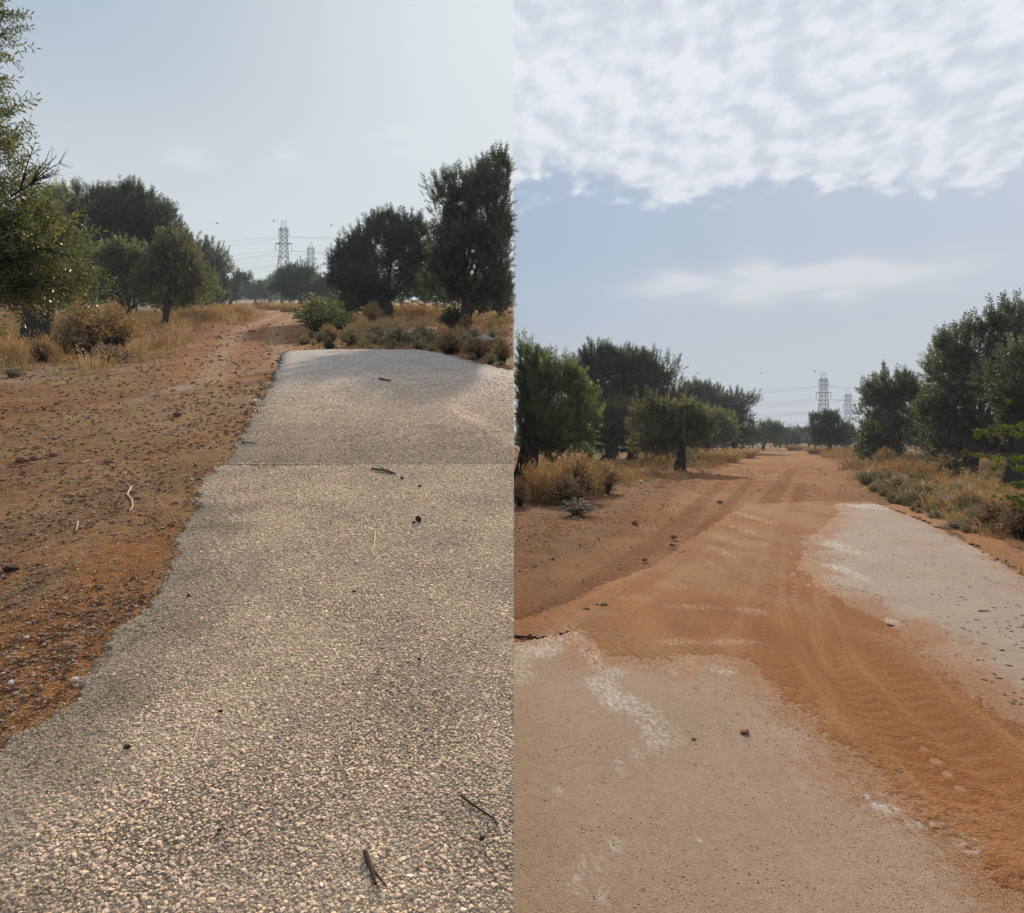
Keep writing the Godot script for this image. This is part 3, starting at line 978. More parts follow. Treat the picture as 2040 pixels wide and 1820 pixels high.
func terrain() -> void:
	var g := sheet("hillside_ground", LEFT, 1.1, 650.0, hillside_form, M.dirt, true)
	tag(g, "stony orange brown soil rising between the olive trees beside the grey road", "ground", "", "structure")
	g = sheet("gravel_road", LEFT, 1.1, 22.5, road_form, M.road, false)
	tag(g, "worn grey chip-seal road with a broken dark edge and a cross joint", "road", "", "structure")
	g = sheet("orchard_ground", RIGHT, 1.1, 650.0, orchard_form, M.dirt, true)
	tag(g, "flat reddish brown orchard soil with a graded orange dirt track", "ground", "", "structure")
	g = sheet("asphalt_road", RIGHT, 1.1, 26.0, asphalt_form, M.asphalt, false)
	tag(g, "dusty beige asphalt road with white scrape marks", "road", "", "structure")
	g = sheet("dirt_path", RIGHT, 1.1, 26.0, spill_form, M.spill, false)
	tag(g, "orange dirt spread across the asphalt with tyre tread marks", "path", "", "structure")
	# the ground under and behind the viewer
	for side in 2:
		var st := start()
		var x0: float = -400.0 if side == LEFT else 0.0
		var x1: float = 0.0 if side == LEFT else 400.0
		var y := slope(side) * 1.3 - 0.06
		for q in [Vector3(x0, y, -1.4), Vector3(x1, y, -1.4), Vector3(x0, y, 60), Vector3(x0, y, 60), Vector3(x1, y, -1.4), Vector3(x1, y, 60)]:
			st.set_normal(Vector3.UP)
			st.set_color(BEIGE if side == LEFT else Color(0.38, 0.27, 0.18))
			st.set_uv(Vector2(q.x, q.z))
			st.add_vertex(q)
		var b := put("terrain_ground", st.commit(), M.dirt)
		tag(b, "bare soil behind the viewer on the %s side" % ["rising", "flat"][side], "ground", "", "structure")
	# the earth bank between the hillside and the lower orchard
	var v := PackedVector3Array()
	var c := PackedColorArray()
	var uv := PackedVector2Array()
	var idx := PackedInt32Array()
	var rows := depth_rows(1.1, 650.0)
	for i in range(0, rows.size(), 4):
		var d := rows[i]
		var x := EDGE * d - 0.012
		for k in 5:
			v.append(Vector3(x, lerpf(SLOPE_RIGHT * d - 0.3, SLOPE_LEFT * d - 0.07, k / 4.0), -d))
			c.append(RUST.lerp(BEIGE, 0.5 + n_mid.get_noise_2d(d * 6.0, k * 8.0)))
			uv.append(Vector2(d, k))
		if i > 0:
			var e := v.size() - 10
			for k in 4:
				idx.append_array([e + k, e + k + 1, e + k + 5, e + k + 5, e + k + 1, e + k + 6])
	var n := PackedVector3Array()
	n.resize(v.size())
	n.fill(Vector3.RIGHT)
	var bank := put("earth_bank", mesh_from(v, c, idx, uv, n), M.dirt)
	tag(bank, "steep cut earth bank between the rising hillside and the flat orchard", "bank", "", "structure")
	# pale hills far away
	for h in [[LEFT, 640.0, 380, 720, [594, 578, 566, 560, 563, 572, 582, 590, 594]], [RIGHT, 640.0, 1430, 1760, [880, 868, 858, 852, 851, 856, 862, 872, 880]]]:
		var st := start()
		var tops: Array = h[4]
		var m := tops.size()
		for i in m - 1:
			for j in 3:
				var q: Array = []
				for e in [[i, j], [i + 1, j], [i, j + 1], [i + 1, j + 1]]:
					var px: float = lerpf(h[2], h[3], float(e[0]) / (m - 1))
					var f: float = e[1] / 3.0
					var lowest: float = horizon(h[0]) + 3.0
					q.append(at(px, lerpf(lowest, tops[e[0]], sin(f * PI * 0.5)) + 2.0 * n_mid.get_noise_2d(px, f * 9.0), h[1] + f * 60.0 - 60.0))
				for k in [0, 2, 1, 1, 2, 3]:
					st.add_vertex(q[k])
		st.generate_normals()
		var o := put("hills", st.commit(), M.hill)
		tag(o, ["pale hill beyond the hillside track under the larger pylon", "pale hill beyond the far end of the orange track"][h[0]], "hill", "", "structure")

func pylons() -> void:
	for p in [
		[LEFT, 565.0, 350.0, 438.0, "taller steel lattice pylon above the grey road, left of the smaller one", true], [LEFT, 619.0, 480.0, 481.0, "smaller steel lattice pylon above the round tree by the grey road", false],
		[RIGHT, 1641.0, 390.0, 740.0, "taller steel lattice pylon above the orange track", true], [RIGHT, 1690.0, 530.0, 775.0, "smaller steel lattice pylon half behind the olives right of the orange track", false],
	]:
		var side: int = p[0]
		var d: float = p[2]
		var x: float = (p[1] - 1020.0) / F * d
		var y0: float = slope(side) * d
		var tall: float = H + (910.0 - p[3]) / F * d - y0
		var t := thing("power_pylon", p[4], "pylon", Vector3(x, y0, -d), "steel power pylons over the olive groves")
		var half := func(f: float) -> float:   # half width at a share of the height
			return tall * (lerpf(0.098, 0.046, f / 0.55) if f < 0.55 else lerpf(0.046, 0.028, (f - 0.55) / 0.45)) if p[5] else tall * (lerpf(0.09, 0.05, f / 0.5) if f < 0.5 else lerpf(0.05, 0.036, (f - 0.5) / 0.5))
		var levels := [0.0, 0.12, 0.24, 0.35, 0.45, 0.545, 0.60, 0.66, 0.71, 0.76, 0.81, 0.86, 0.895]
		var r := tall * 0.0026
		for sx in [-1, 1]:
			for sz in [-1, 1]:
				var st := start()
				for i in levels.size() - 1:
					var a: float = (half as Callable).call(levels[i])
					var b: float = (half as Callable).call(levels[i + 1])
					bar(st, Vector3(sx * a, tall * levels[i], sz * a), Vector3(sx * b, tall * levels[i + 1], sz * b), r * 1.25)
				put("leg", st.commit(), M.steel, t)
		var st2 := start()
		for i in levels.size() - 1:
			var a: float = (half as Callable).call(levels[i])
			var b: float = (half as Callable).call(levels[i + 1])
			var ya: float = tall * levels[i]
			var yb: float = tall * levels[i + 1]
			for q in [[-1, -1, 1, -1], [1, -1, 1, 1], [1, 1, -1, 1], [-1, 1, -1, -1]]:
				bar(st2, Vector3(q[0] * a, ya, q[1] * a), Vector3(q[2] * b, yb, q[3] * b), r * 0.8)
				bar(st2, Vector3(q[2] * a, ya, q[3] * a), Vector3(q[0] * b, yb, q[1] * b), r * 0.8)
				bar(st2, Vector3(q[0] * b, yb, q[1] * b), Vector3(q[2] * b, yb, q[3] * b), r * 0.8)
		put("bracing", st2.commit(), M.steel, t)
		var h_top: float = (half as Callable).call(0.895)
		for sx in [-1, 1]:
			var st := start()
			if p[5]:
				bar(st, Vector3(sx * h_top, tall * 0.895, 0), Vector3(sx * h_top * 0.8, tall * 0.99, 0), r)
				bar(st, Vector3(-sx * h_top, tall * 0.895, 0), Vector3(sx * h_top * 0.8, tall * 0.99, 0), r * 0.8)
			else:
				bar(st, Vector3(sx * h_top, tall * 0.895, 0), Vector3(0, tall, 0), r)
			put("peak", st.commit(), M.steel, t)
		for arm in [[0.545, 0.063], [0.71, 0.10], [0.885, 0.062]]:
			var w: float = tall * arm[1]
			var y: float = tall * arm[0]
			var st := start()
			bar(st, Vector3(-w, y, 0), Vector3(w, y, 0), r * 1.3)
			var b: float = (half as Callable).call(arm[0])
			for sx in [-1, 1]:
				bar(st, Vector3(sx * w, y, 0), Vector3(sx * b, y, b), r)
				bar(st, Vector3(sx * w, y, 0), Vector3(sx * b, y, -b), r)
				bar(st, Vector3(sx * w, y, 0), Vector3(sx * b, y - tall * 0.02, 0), r)
			put("crossarm", st.commit(), M.steel, t)
			for sx in [-1, 1]:
				var si := start()
				var pts: Array = []
				var rad: Array = []
				for i in 9:
					pts.append(Vector3(sx * w, y - tall * 0.092 * i / 8.0, 0))
					rad.append(tall * (0.0052 if i % 2 == 1 else 0.003))
				tube(si, pts, rad, 6)
				put("insulator", si.commit(), M.grey, t)
		# the cables, one each way from every arm end
		for arm in [[0.453, 0.063], [0.618, 0.10], [0.793, 0.062]]:
			for sx in [-1, 1]:
				for far in [-1, 1]:
					var a := Vector3(x + sx * tall * arm[1], y0 + tall * arm[0], -d)
					var b := a + Vector3(far * 120.0, 0, 14.0 * far - sx * 6.0)
					b.y -= 4.0 + 3.0 * (1 + sx)
					if side == LEFT: b.x = minf(b.x, EDGE * -b.z - 0.5)
					else: b.x = maxf(b.x, EDGE * -b.z + 0.5)
					var share: float = (b.x - a.x) / (far * 120.0)
					b.y = a.y - (4.0 + 1.5 * (1 + sx)) * share - 2.5 * share
					var pts: Array = []
					var rad: Array = []
					for i in 11:
						var f := i / 10.0
						var q := a.lerp(b, f)
						q.y -= 2.6 * 4.0 * f * (1.0 - f) * 0.25
						pts.append(q)
						rad.append(0.045)
					var sc := start()
					tube(sc, pts, rad, 4)
					var cable := put("power_cable", sc.commit(), M.wire)
					tag(cable, "cable going %s from %s end of %s arm, %s pylon above %s" % ["right" if far > 0 else "left", "right" if sx > 0 else "left", {0.453: "lowest", 0.618: "middle", 0.793: "top"}[arm[0]], "taller" if p[5] else "smaller", ["grey road", "orange track"][side]], "cable", "power cables at the pylon behind the %s" % ["grey road", "orange track"][side])
	# marker balls on the hardly visible earth wires
	for set_ in [[LEFT, [[432, 445], [545, 440], [660, 449]], 340.0, "grey road"], [RIGHT, [[1390, 743], [1518, 744], [1624, 740], [1733, 749]], 380.0, "orange track"]]:
		var list: Array = set_[1]
		var pts: Array = []
		for q in list:
			pts.append(at(q[0], q[1], set_[2]))
		var ends: Array = [pts[0] + (pts[0] - pts[1]).normalized() * 90.0] + pts + [pts[-1] + (pts[-1] - pts[-2]).normalized() * 70.0]
		var rad: Array = []
		for q in ends: rad.append(0.012)
		var st := start()
		tube(st, ends, rad, 4)
		var w := put("power_cable", st.commit(), M.wire)
		tag(w, "finest topmost cable carrying the dark marker balls above the %s" % set_[3], "cable")
		for i in pts.size():
			var ball := SphereMesh.new()
			ball.radius = 0.42
			ball.height = 0.84
			ball.radial_segments = 12
			ball.rings = 6
			var o := put("marker_ball", ball, M.dark)
			o.position = pts[i]
			var which: String = (["first", "second", "third", "fourth"] as Array)[i]
			tag(o, "small dark marker ball on the wire above the %s, %s from the left" % [set_[3], which], "marker ball", "marker balls on the earth wire")

# ------------------------------------------------------------------ trees
var DARK := Color(0.082, 0.095, 0.075)
var GREEN := Color(0.133, 0.167, 0.072)
var BROWN := Color(0.145, 0.134, 0.095)
var BLUE := Color(0.068, 0.084, 0.074)

const ORDER := ["first", "second", "third", "fourth", "fifth", "sixth", "seventh", "eighth", "ninth", "tenth", "eleventh", "twelfth", "thirteenth", "fourteenth", "fifteenth", "sixteenth", "seventeenth", "eighteenth", "nineteenth", "twentieth", "twenty-first", "twenty-second", "twenty-third", "twenty-fourth", "twenty-fifth", "twenty-sixth"]

func left_trees() -> void:
	var g := "olive trees along the grey road"
	var near := olive("nearest olive tree reaching in from the left edge beside the grey road, with long leaves", g, LEFT, -260, 860, 90, [
		[-205, 130, 160, 130], [-160, 250, 130, 80], [-100, 340, 120, 55], [-70, 440, 120, 70], [0, 525, 105, 60], [60, 500, 75, 56], [85, 560, 55, 40], [-80, 560, 120, 56], [-150, 450, 150, 100], [-28, 60, 36, 55]], Color(0.128, 0.128, 0.082), 1.3, 0.30, {"depth": 6.6, "droop": 0.45, "shoot": sprig_near, "gap": -0.30, "spiky": 0.1, "fork": 1.3})
	var st := start()   # a bare branch standing out of the crown
	var root := at(20, 392, 6.4) - near.position
	for b in [[118, 345, 4], [122, 322, 5], [70, 282, 3], [92, 318, 4], [112, 312, 4], [60, 330, 3], [120, 338, 5], [100, 352, 4], [105, 372, 4]]:
		var e := at(b[0], b[1], 6.4 + rng.randf_range(-0.2, 0.2)) - near.position
		var mid := root.lerp(at(70, 362, 6.4) - near.position, 0.8 if b[0] > 75 else 0.35)
		tube(st, [root, mid, mid.lerp(e, 0.5) + Vector3(0, 0.02, 0), e], [0.012, 0.008, 0.005, 0.002], 4)
		for k in 4:
			var q := mid.lerp(e, rng.randf_range(0.3, 0.95))
			tube(st, [q, q + Vector3(rng.randf_range(0.02, 0.13), rng.randf_range(-0.04, 0.13), rng.randf_range(-0.1, 0.1))], [0.003, 0.0012], 3)
	put("bare_branch", st.commit(), M.bark, near)
	olive("dark olive tree with a thick black trunk at the left edge behind the near branches", g, LEFT, 72, 690, 58, [[40, 540, 90, 60], [95, 570, 50, 40], [20, 480, 80, 60], [-40, 540, 80, 60]], DARK, 0.9, 0.36, {"fork": 1.7})
	olive("pale green olive tree with several thin stems behind the big dry shrub", g, LEFT, 138, 632, 12, [[130, 480, 62, 75], [110, 425, 42, 42], [160, 520, 45, 60], [90, 540, 55, 55], [140, 565, 55, 30], [115, 400, 25, 25]], Color(0.222, 0.250, 0.135), 1.0, 0.5)
	olive("large dark olive tree, tallest of the row left of the hillside track", g, LEFT, 242, 636, 22, [[240, 470, 82, 70], [195, 430, 45, 45], [285, 440, 45, 55], [262, 408, 36, 28], [305, 500, 52, 58], [225, 530, 64, 54], [332, 540, 44, 54], [195, 560, 52, 42], [260, 575, 62, 36], [312, 585, 46, 30]], DARK, 1.15, 0.5, {"spiky": 0.5})
	olive("brownish olive tree leaning over the bare soil, its dark trunk in clear view", g, LEFT, 328, 650, 14, [[345, 525, 46, 48], [320, 565, 42, 38], [368, 562, 36, 38], [342, 594, 36, 20], [338, 495, 32, 28]], BROWN, 1.1, 0.42)
	olive("low rounded olive tree in front of the tall dark one, above the dry shrub", g, LEFT, 253, 648, 14, [[255, 550, 52, 46], [222, 540, 34, 42], [287, 576, 26, 28], [250, 515, 34, 24], [300, 592, 16, 18]], Color(0.145, 0.159, 0.096), 1.15, 0.40)
	olive("bright green bushy olive tree beside the golden grass left of the track", g, LEFT, 382, 626, 10, [[375, 570, 40, 38], [395, 590, 34, 30], [350, 590, 28, 28], [385, 545, 28, 22]], GREEN, 1.2, 0.5)
	olive("dark olive tree behind the bright green bushy one", g, LEFT, 418, 618, 12, [[408, 532, 42, 38], [385, 512, 30, 26], [425, 590, 30, 22], [428, 560, 24, 38], [440, 585, 18, 22]], DARK, 1.1, 0.6)
	olive("small dark tree beside the far bend of the hillside track", g, LEFT, 457, 610, 8, [[474, 572, 20, 24], [462, 588, 16, 16], [480, 556, 10, 12]], BLUE, 1.2, 0.7)
	olive("round dark olive tree on a short trunk below the pylons of the grey road", g, LEFT, 597, 613, 9, [[600, 572, 44, 32], [572, 580, 22, 22], [630, 578, 22, 24], [598, 550, 30, 16]], BLUE, 1.35, 0.55)
	olive("light green tree half hidden behind the round dark tree by the grey road", g, LEFT, 562, 606, 5, [[566, 560, 16, 20], [558, 580, 14, 16]], Color(0.16, 0.22, 0.09), 1.2, 0.8)
	olive("broad dark olive tree with a spreading limb, right of the green wispy shrub", g, LEFT, 772, 640, 26, [[770, 495, 72, 55], [712, 535, 46, 50], [828, 490, 36, 46], [760, 575, 85, 45], [690, 560, 34, 40], [720, 608, 44, 32], [842, 540, 26, 30], [775, 455, 34, 20], [680, 530, 20, 22]], BLUE, 1.15, 0.5, {"spiky": 0.35})
	olive("tallest olive tree right of the grey road, growing at the edge of the bank", g, LEFT, 926, 654, 26, [[960, 430, 66, 70], [1000, 375, 36, 50], [915, 460, 42, 40], [935, 535, 64, 56], [1005, 520, 60, 70], [925, 425, 28, 36], [955, 375, 28, 30], [898, 475, 34, 40], [888, 525, 32, 46], [985, 595, 42, 36], [895, 560, 40, 40], [940, 598, 50, 30]], Color(0.091, 0.106, 0.089), 1.05, 0.46, {"spiky": 0.5})
	olive("dim olive tree seen under the broad one, standing farther back", g, LEFT, 870, 622, 8, [[870, 575, 50, 26], [840, 560, 40, 30], [895, 590, 26, 22]], BLUE, 1.0, 0.7)
	var row := 0
	for f in [[20, 618, 1.3], [60, 614, 1.2], [105, 618, 1.3], [150, 612, 1.1], [190, 615, 1.2], [228, 611, 1.1], [275, 614, 1.3], [318, 610, 1.1], [352, 613, 1.2], [400, 610, 1.0], [560, 604, 0.9], [640, 606, 1.1], [705, 610, 1.2], [750, 608, 1.2], [800, 611, 1.3], [845, 609, 1.2], [885, 612, 1.3], [930, 609, 1.2], [965, 613, 1.3], [1000, 610, 1.2]]:
		var q: float = f[2]
		row += 1
		olive("dim olive tree in the hillside grove's back row, %s from the left" % ORDER[row - 1], "dim back rows of the hillside grove", LEFT, f[0], f[1], 5, [[f[0], f[1] - 26 * q, 24 * q, 14 * q], [f[0] + 14, f[1] - 19 * q, 17 * q, 12 * q], [f[0] - 15, f[1] - 19 * q, 17 * q, 12 * q]], BLUE, 1.1, 0.95)
	for f in [[508, 606, "low dark"], [537, 604, "small rounded"], [655, 604, "broad low"], [30, 612, "shaded"], [975, 616, "thin trunked"], [1008, 616, "slender stemmed"], [690, 607, "dense"], [430, 604, "squat"]]:
		olive("%s olive tree far up the hillside, %s" % [f[2], {508: "left of the hill", 537: "under the hill", 655: "right of the round tree", 30: "at the edge", 975: "under the tallest tree", 1008: "beside the bank", 690: "behind the broad tree", 430: "before the bend"}[f[0]]], "far olive trees of the hillside grove", LEFT, f[0], f[1], 5, [[f[0], f[1] - 26, 22, 15], [f[0] + 10, f[1] - 18, 16, 12], [f[0] - 12, f[1] - 18, 15, 12], [f[0] + 2, f[1] - 36, 10, 9]], BLUE if f[0] != 537 else Color(0.12, 0.15, 0.09), 1.1, 0.9)

func right_trees() -> void:
	var g := "olive trees along the orange track"
	olive("olive tree with a thick dark trunk next to the bank beside the orange track", g, RIGHT, 1046, 960, 44, [[1062, 760, 40, 36], [1058, 720, 26, 24], [1095, 800, 62, 50], [1060, 850, 60, 50], [1130, 865, 34, 38], [1110, 760, 36, 30], [1040, 800, 40, 50], [1150, 800, 26, 34], [1075, 890, 60, 38], [1125, 900, 42, 32], [1160, 850, 30, 40]], Color(0.149, 0.166, 0.097), 1.05, 0.38, {"fork": 2.0, "spiky": 0.4})
	olive("large dark olive tree, tallest of the row left of the orange track", g, RIGHT, 1262, 916, 22, [[1230, 770, 82, 60], [1180, 745, 40, 36], [1262, 722, 46, 28], [1290, 785, 54, 50], [1215, 810, 66, 54], [1315, 835, 50, 54], [1170, 850, 52, 46], [1250, 872, 60, 40], [1312, 882, 46, 32], [1210, 725, 26, 24]], DARK, 1.15, 0.5, {"spiky": 0.5})
	olive("low rounded olive tree in front of the tall one, above the golden grass", g, RIGHT, 1213, 918, 28, [[1215, 850, 56, 40], [1180, 845, 34, 36], [1252, 872, 32, 34], [1212, 820, 34, 24], [1268, 892, 14, 16]], Color(0.145, 0.159, 0.096), 1.15, 0.40)
	olive("brownish olive tree with a stout straight trunk on the bare red soil", g, RIGHT, 1356, 940, 22, [[1330, 862, 54, 44], [1318, 828, 40, 34], [1362, 868, 40, 36], [1300, 885, 34, 28], [1378, 846, 34, 34]], BROWN, 1.1, 0.42, {"fork": 1.8})
	olive("bright green bushy olive tree beside the grass strip left of the orange track", g, RIGHT, 1408, 908, 10, [[1410, 855, 42, 36], [1430, 872, 32, 28], [1385, 875, 30, 26], [1402, 835, 26, 20]], GREEN, 1.2, 0.5)
	olive("dark olive tree behind the bright green bushy one by the orange track", g, RIGHT, 1466, 903, 12, [[1430, 814, 56, 38], [1390, 802, 34, 32], [1470, 880, 30, 20], [1462, 835, 28, 36], [1375, 785, 16, 16], [1478, 862, 18, 24]], DARK, 1.1, 0.6)
	olive("small rounded olive tree at the far left bend of the orange track", g, RIGHT, 1520, 897, 7, [[1527, 866, 25, 22], [1510, 874, 16, 16], [1545, 868, 16, 16]], Color(0.11, 0.14, 0.08), 1.2, 0.7)
	olive("round dark olive tree on a single trunk right of the far orange track", g, RIGHT, 1652, 906, 11, [[1652, 862, 34, 26], [1632, 868, 20, 20], [1674, 868, 20, 22], [1650, 842, 24, 14]], BLUE, 1.35, 0.55)
	olive("broad dark olive tree right of the round one, its crown down to the weeds", g, RIGHT, 1788, 925, 24, [[1790, 800, 46, 45], [1756, 838, 30, 42], [1812, 815, 36, 46], [1780, 872, 64, 38], [1742, 880, 28, 34], [1758, 905, 28, 20], [1790, 768, 26, 18]], Color(0.095, 0.104, 0.074), 1.15, 0.5, {"spiky": 0.35})
	olive("tallest olive tree right of the orange track, with a flared grey trunk", g, RIGHT, 1930, 945, 30, [[1960, 725, 66, 66], [2015, 680, 50, 48], [1900, 770, 50, 46], [1960, 825, 85, 60], [1880, 845, 46, 48], [2020, 790, 60, 70], [1900, 895, 52, 32], [1970, 895, 70, 40], [2030, 880, 50, 45], [1905, 700, 26, 40], [1968, 670, 28, 30], [2050, 850, 60, 50]], Color(0.096, 0.110, 0.078), 1.05, 0.46, {"spiky": 0.5})
	olive("olive tree with a dark crooked trunk at the right edge beside the asphalt", g, RIGHT, 2018, 972, 36, [[2070, 800, 70, 60], [2050, 850, 50, 40], [2110, 760, 80, 80]], DARK, 0.9, 0.40, {"fork": 1.9})
	var row := 0
	for f in [[1050, 903, 1.2], [1090, 899, 1.1], [1135, 902, 1.2], [1180, 898, 1.0], [1225, 901, 1.1], [1270, 898, 1.0], [1345, 897, 1.1], [1390, 900, 1.1], [1440, 897, 1.0], [1500, 894, 0.9], [1555, 892, 0.8], [1625, 893, 0.9], [1665, 894, 1.0], [1745, 896, 1.1], [1785, 900, 1.2], [1825, 897, 1.1], [1870, 900, 1.2], [1910, 897, 1.1], [1955, 901, 1.2], [2000, 898, 1.1], [2035, 900, 1.2]]:
		var q: float = f[2]
		row += 1
		olive("dim olive tree in the flat orchard's back row, %s from the left" % ORDER[row - 1], "dim back rows of the flat orchard", RIGHT, f[0], f[1], 4, [[f[0], f[1] - 22 * q, 21 * q, 12 * q], [f[0] + 12, f[1] - 16 * q, 15 * q, 10 * q], [f[0] - 13, f[1] - 16 * q, 15 * q, 10 * q]], BLUE, 1.1, 0.95)
	for f in [[1568, 893, "small bluish"], [1590, 892, "low rounded"], [1612, 892, "bushy"], [1690, 896, "shaded"], [1480, 893, "dim"], [1840, 902, "half hidden"], [1985, 905, "slender stemmed"], [1330, 900, "pale"]]:
		olive("%s olive tree far back in the orchard, %s" % [f[2], {1568: "left end under the pale hill", 1590: "middle under the pale hill", 1612: "right end under the pale hill", 1690: "behind the round tree", 1480: "behind the left bend", 1840: "between the broad and the tallest tree", 1985: "under the tallest tree", 1330: "beside the white hut"}[f[0]]], "far olive trees of the orchard", RIGHT, f[0], f[1], 5, [[f[0], f[1] - 22, 18, 13], [f[0] + 9, f[1] - 15, 14, 10], [f[0] - 10, f[1] - 15, 13, 10]], BLUE if f[0] > 1480 and f[0] != 1590 else Color(0.12, 0.14, 0.09), 1.1, 0.9)
	# the hut and the low wall between the trunks
	for b in [[RIGHT, 1312, 904, 1296, 1336, 882, "small white hut between the trunks left of the orange track"], [LEFT, 268, 618, 258, 286, 598, "small white hut between the trunks above the big dry shrub"]]:
		var d := reach(b[0], b[2])
		var p := on_ground(b[0], b[1], b[2])
		var t := thing("white_hut", b[6], "hut", p)
		var w: float = (b[4] - b[3]) / F * d * 0.5
		var h: float = (b[2] - b[5]) / F * d
		var st := start()
		block(st, Vector3(-w, -0.3, -2.0), Vector3(w, h, 0))
		put("wall", st.commit(), M.white, t)
		st = start()
		block(st, Vector3(-w - 0.2, h + 0.003, -2.2), Vector3(w + 0.2, h + 0.15, 0.2))
		put("roof", st.commit(), M.grey, t)
		st = start()
		block(st, Vector3(-0.35, 0, 0.004), Vector3(0.35, minf(1.9, h * 0.85), 0.05))
		put("door", st.commit(), M.twig, t)
	for b in [[RIGHT, 1150, 1215, 903, 888, "low grey concrete wall behind the trunks left of the orange track"], [LEFT, 90, 190, 616, 600, "low grey concrete wall behind the pale green olive tree"]]:
		var d := reach(b[0], b[3])
		var p := on_ground(b[0], (b[1] + b[2]) * 0.5, b[3])
		var t := thing("concrete_wall", b[5], "wall", p)
		var w: float = (b[2] - b[1]) / F * d * 0.5
		var h: float = (b[3] - b[4]) / F * d
		var st := start()
		block(st, Vector3(-w, -0.4, -0.3), Vector3(w, h, 0))
		put("wall_face", st.commit(), M.grey, t)
		st = start()
		block(st, Vector3(-w - 0.05, h + 0.003, -0.35), Vector3(w + 0.05, h + 0.09, 0.05))
		put("coping", st.commit(), M.rock, t)

# ------------------------------------------------------------------ grass, shrubs and weeds
var GOLD := [Color(0.56, 0.39, 0.165), Color(0.48, 0.32, 0.13), Color(0.62, 0.46, 0.22), Color(0.40, 0.26, 0.115)]
var TAN := [Color(0.40, 0.28, 0.15), Color(0.34, 0.22, 0.12), Color(0.28, 0.19, 0.11), Color(0.24, 0.16, 0.09)]
var WEED := [Color(0.34, 0.32, 0.18), Color(0.38, 0.34, 0.20), Color(0.26, 0.27, 0.14), Color(0.45, 0.37, 0.21)]
var LUSH := [Color(0.21, 0.25, 0.085), Color(0.26, 0.27, 0.11), Color(0.16, 0.21, 0.07)]
var ASH := [Color(0.22, 0.185, 0.16), Color(0.28, 0.235, 0.20), Color(0.16, 0.13, 0.11)]

func plant(called: String, m: Mesh, side: int, px: float, py: float, wide: float, high: float, label: String, category: String, group := "") -> void:
	# wide and high: the size in frame pixels; the mesh is about 1 m across and 1 m high
	var p := on_ground(side, px, py, -0.03)
	var k := -p.z / F
	var o := put(called, m, M.grass)
	o.transform = Transform3D(Basis(Vector3.UP, rng.randf() * TAU).scaled(Vector3(wide * k, high * k * 1.15, wide * k)), p)
	tag(o, label, category, group)

func cover(called: String, side: int, meshes: Array, spots: Array, label: String, category: String) -> void:
	# spots: [px, py, half width, half height, count, size in m]; one object of small plants that nobody could count
	var where: Array = []
	var tints: Array = []
	for s in spots:
		for i in int(s[4]):
			var p := on_ground(side, s[0] + clampf(rng.randfn() * 0.62, -1.7, 1.7) * s[2], maxf(s[1] + clampf(rng.randfn() * 0.6, -1.8, 1.8) * s[3], horizon(side) + 9.0), -0.02)
			if not allowed(side, p, 0.25): continue
			if side == LEFT and road_cover(p.x, -p.z) > -0.25: continue
			if side == RIGHT and -p.z < 26.0 and cover_right(p.x, -p.z)[0] > -0.3: continue
			if side == RIGHT and inside_by(track_right, Vector2(p.x, -p.z)) > -0.15: continue
			if side == LEFT and absf(along(lane_left, Vector2(p.x, -p.z)).x) < 1.5: continue
			if n_mid.get_noise_2d(p.x * 2.2, p.z * 2.2) < rng.randf_range(-0.55, 0.25): continue
			var f: float = s[5] * rng.randf_range(0.4, 1.35)
			where.append(Transform3D(Basis(Vector3.UP, rng.randf() * TAU).scaled(Vector3(f, f * rng.randf_range(0.7, 1.1), f)), p))
			var dry := n_low.get_noise_2d(p.x * 4.0, p.z * 4.0)
			tints.append(Color(1.0 + 0.25 * dry, 1.0, 1.0 - 0.25 * dry) * rng.randf_range(0.65, 1.2))
	var o := scatter(called, meshes[0], M.grass, where, tints)
	tag(o, label, category, "", "stuff")

var tufts := {}

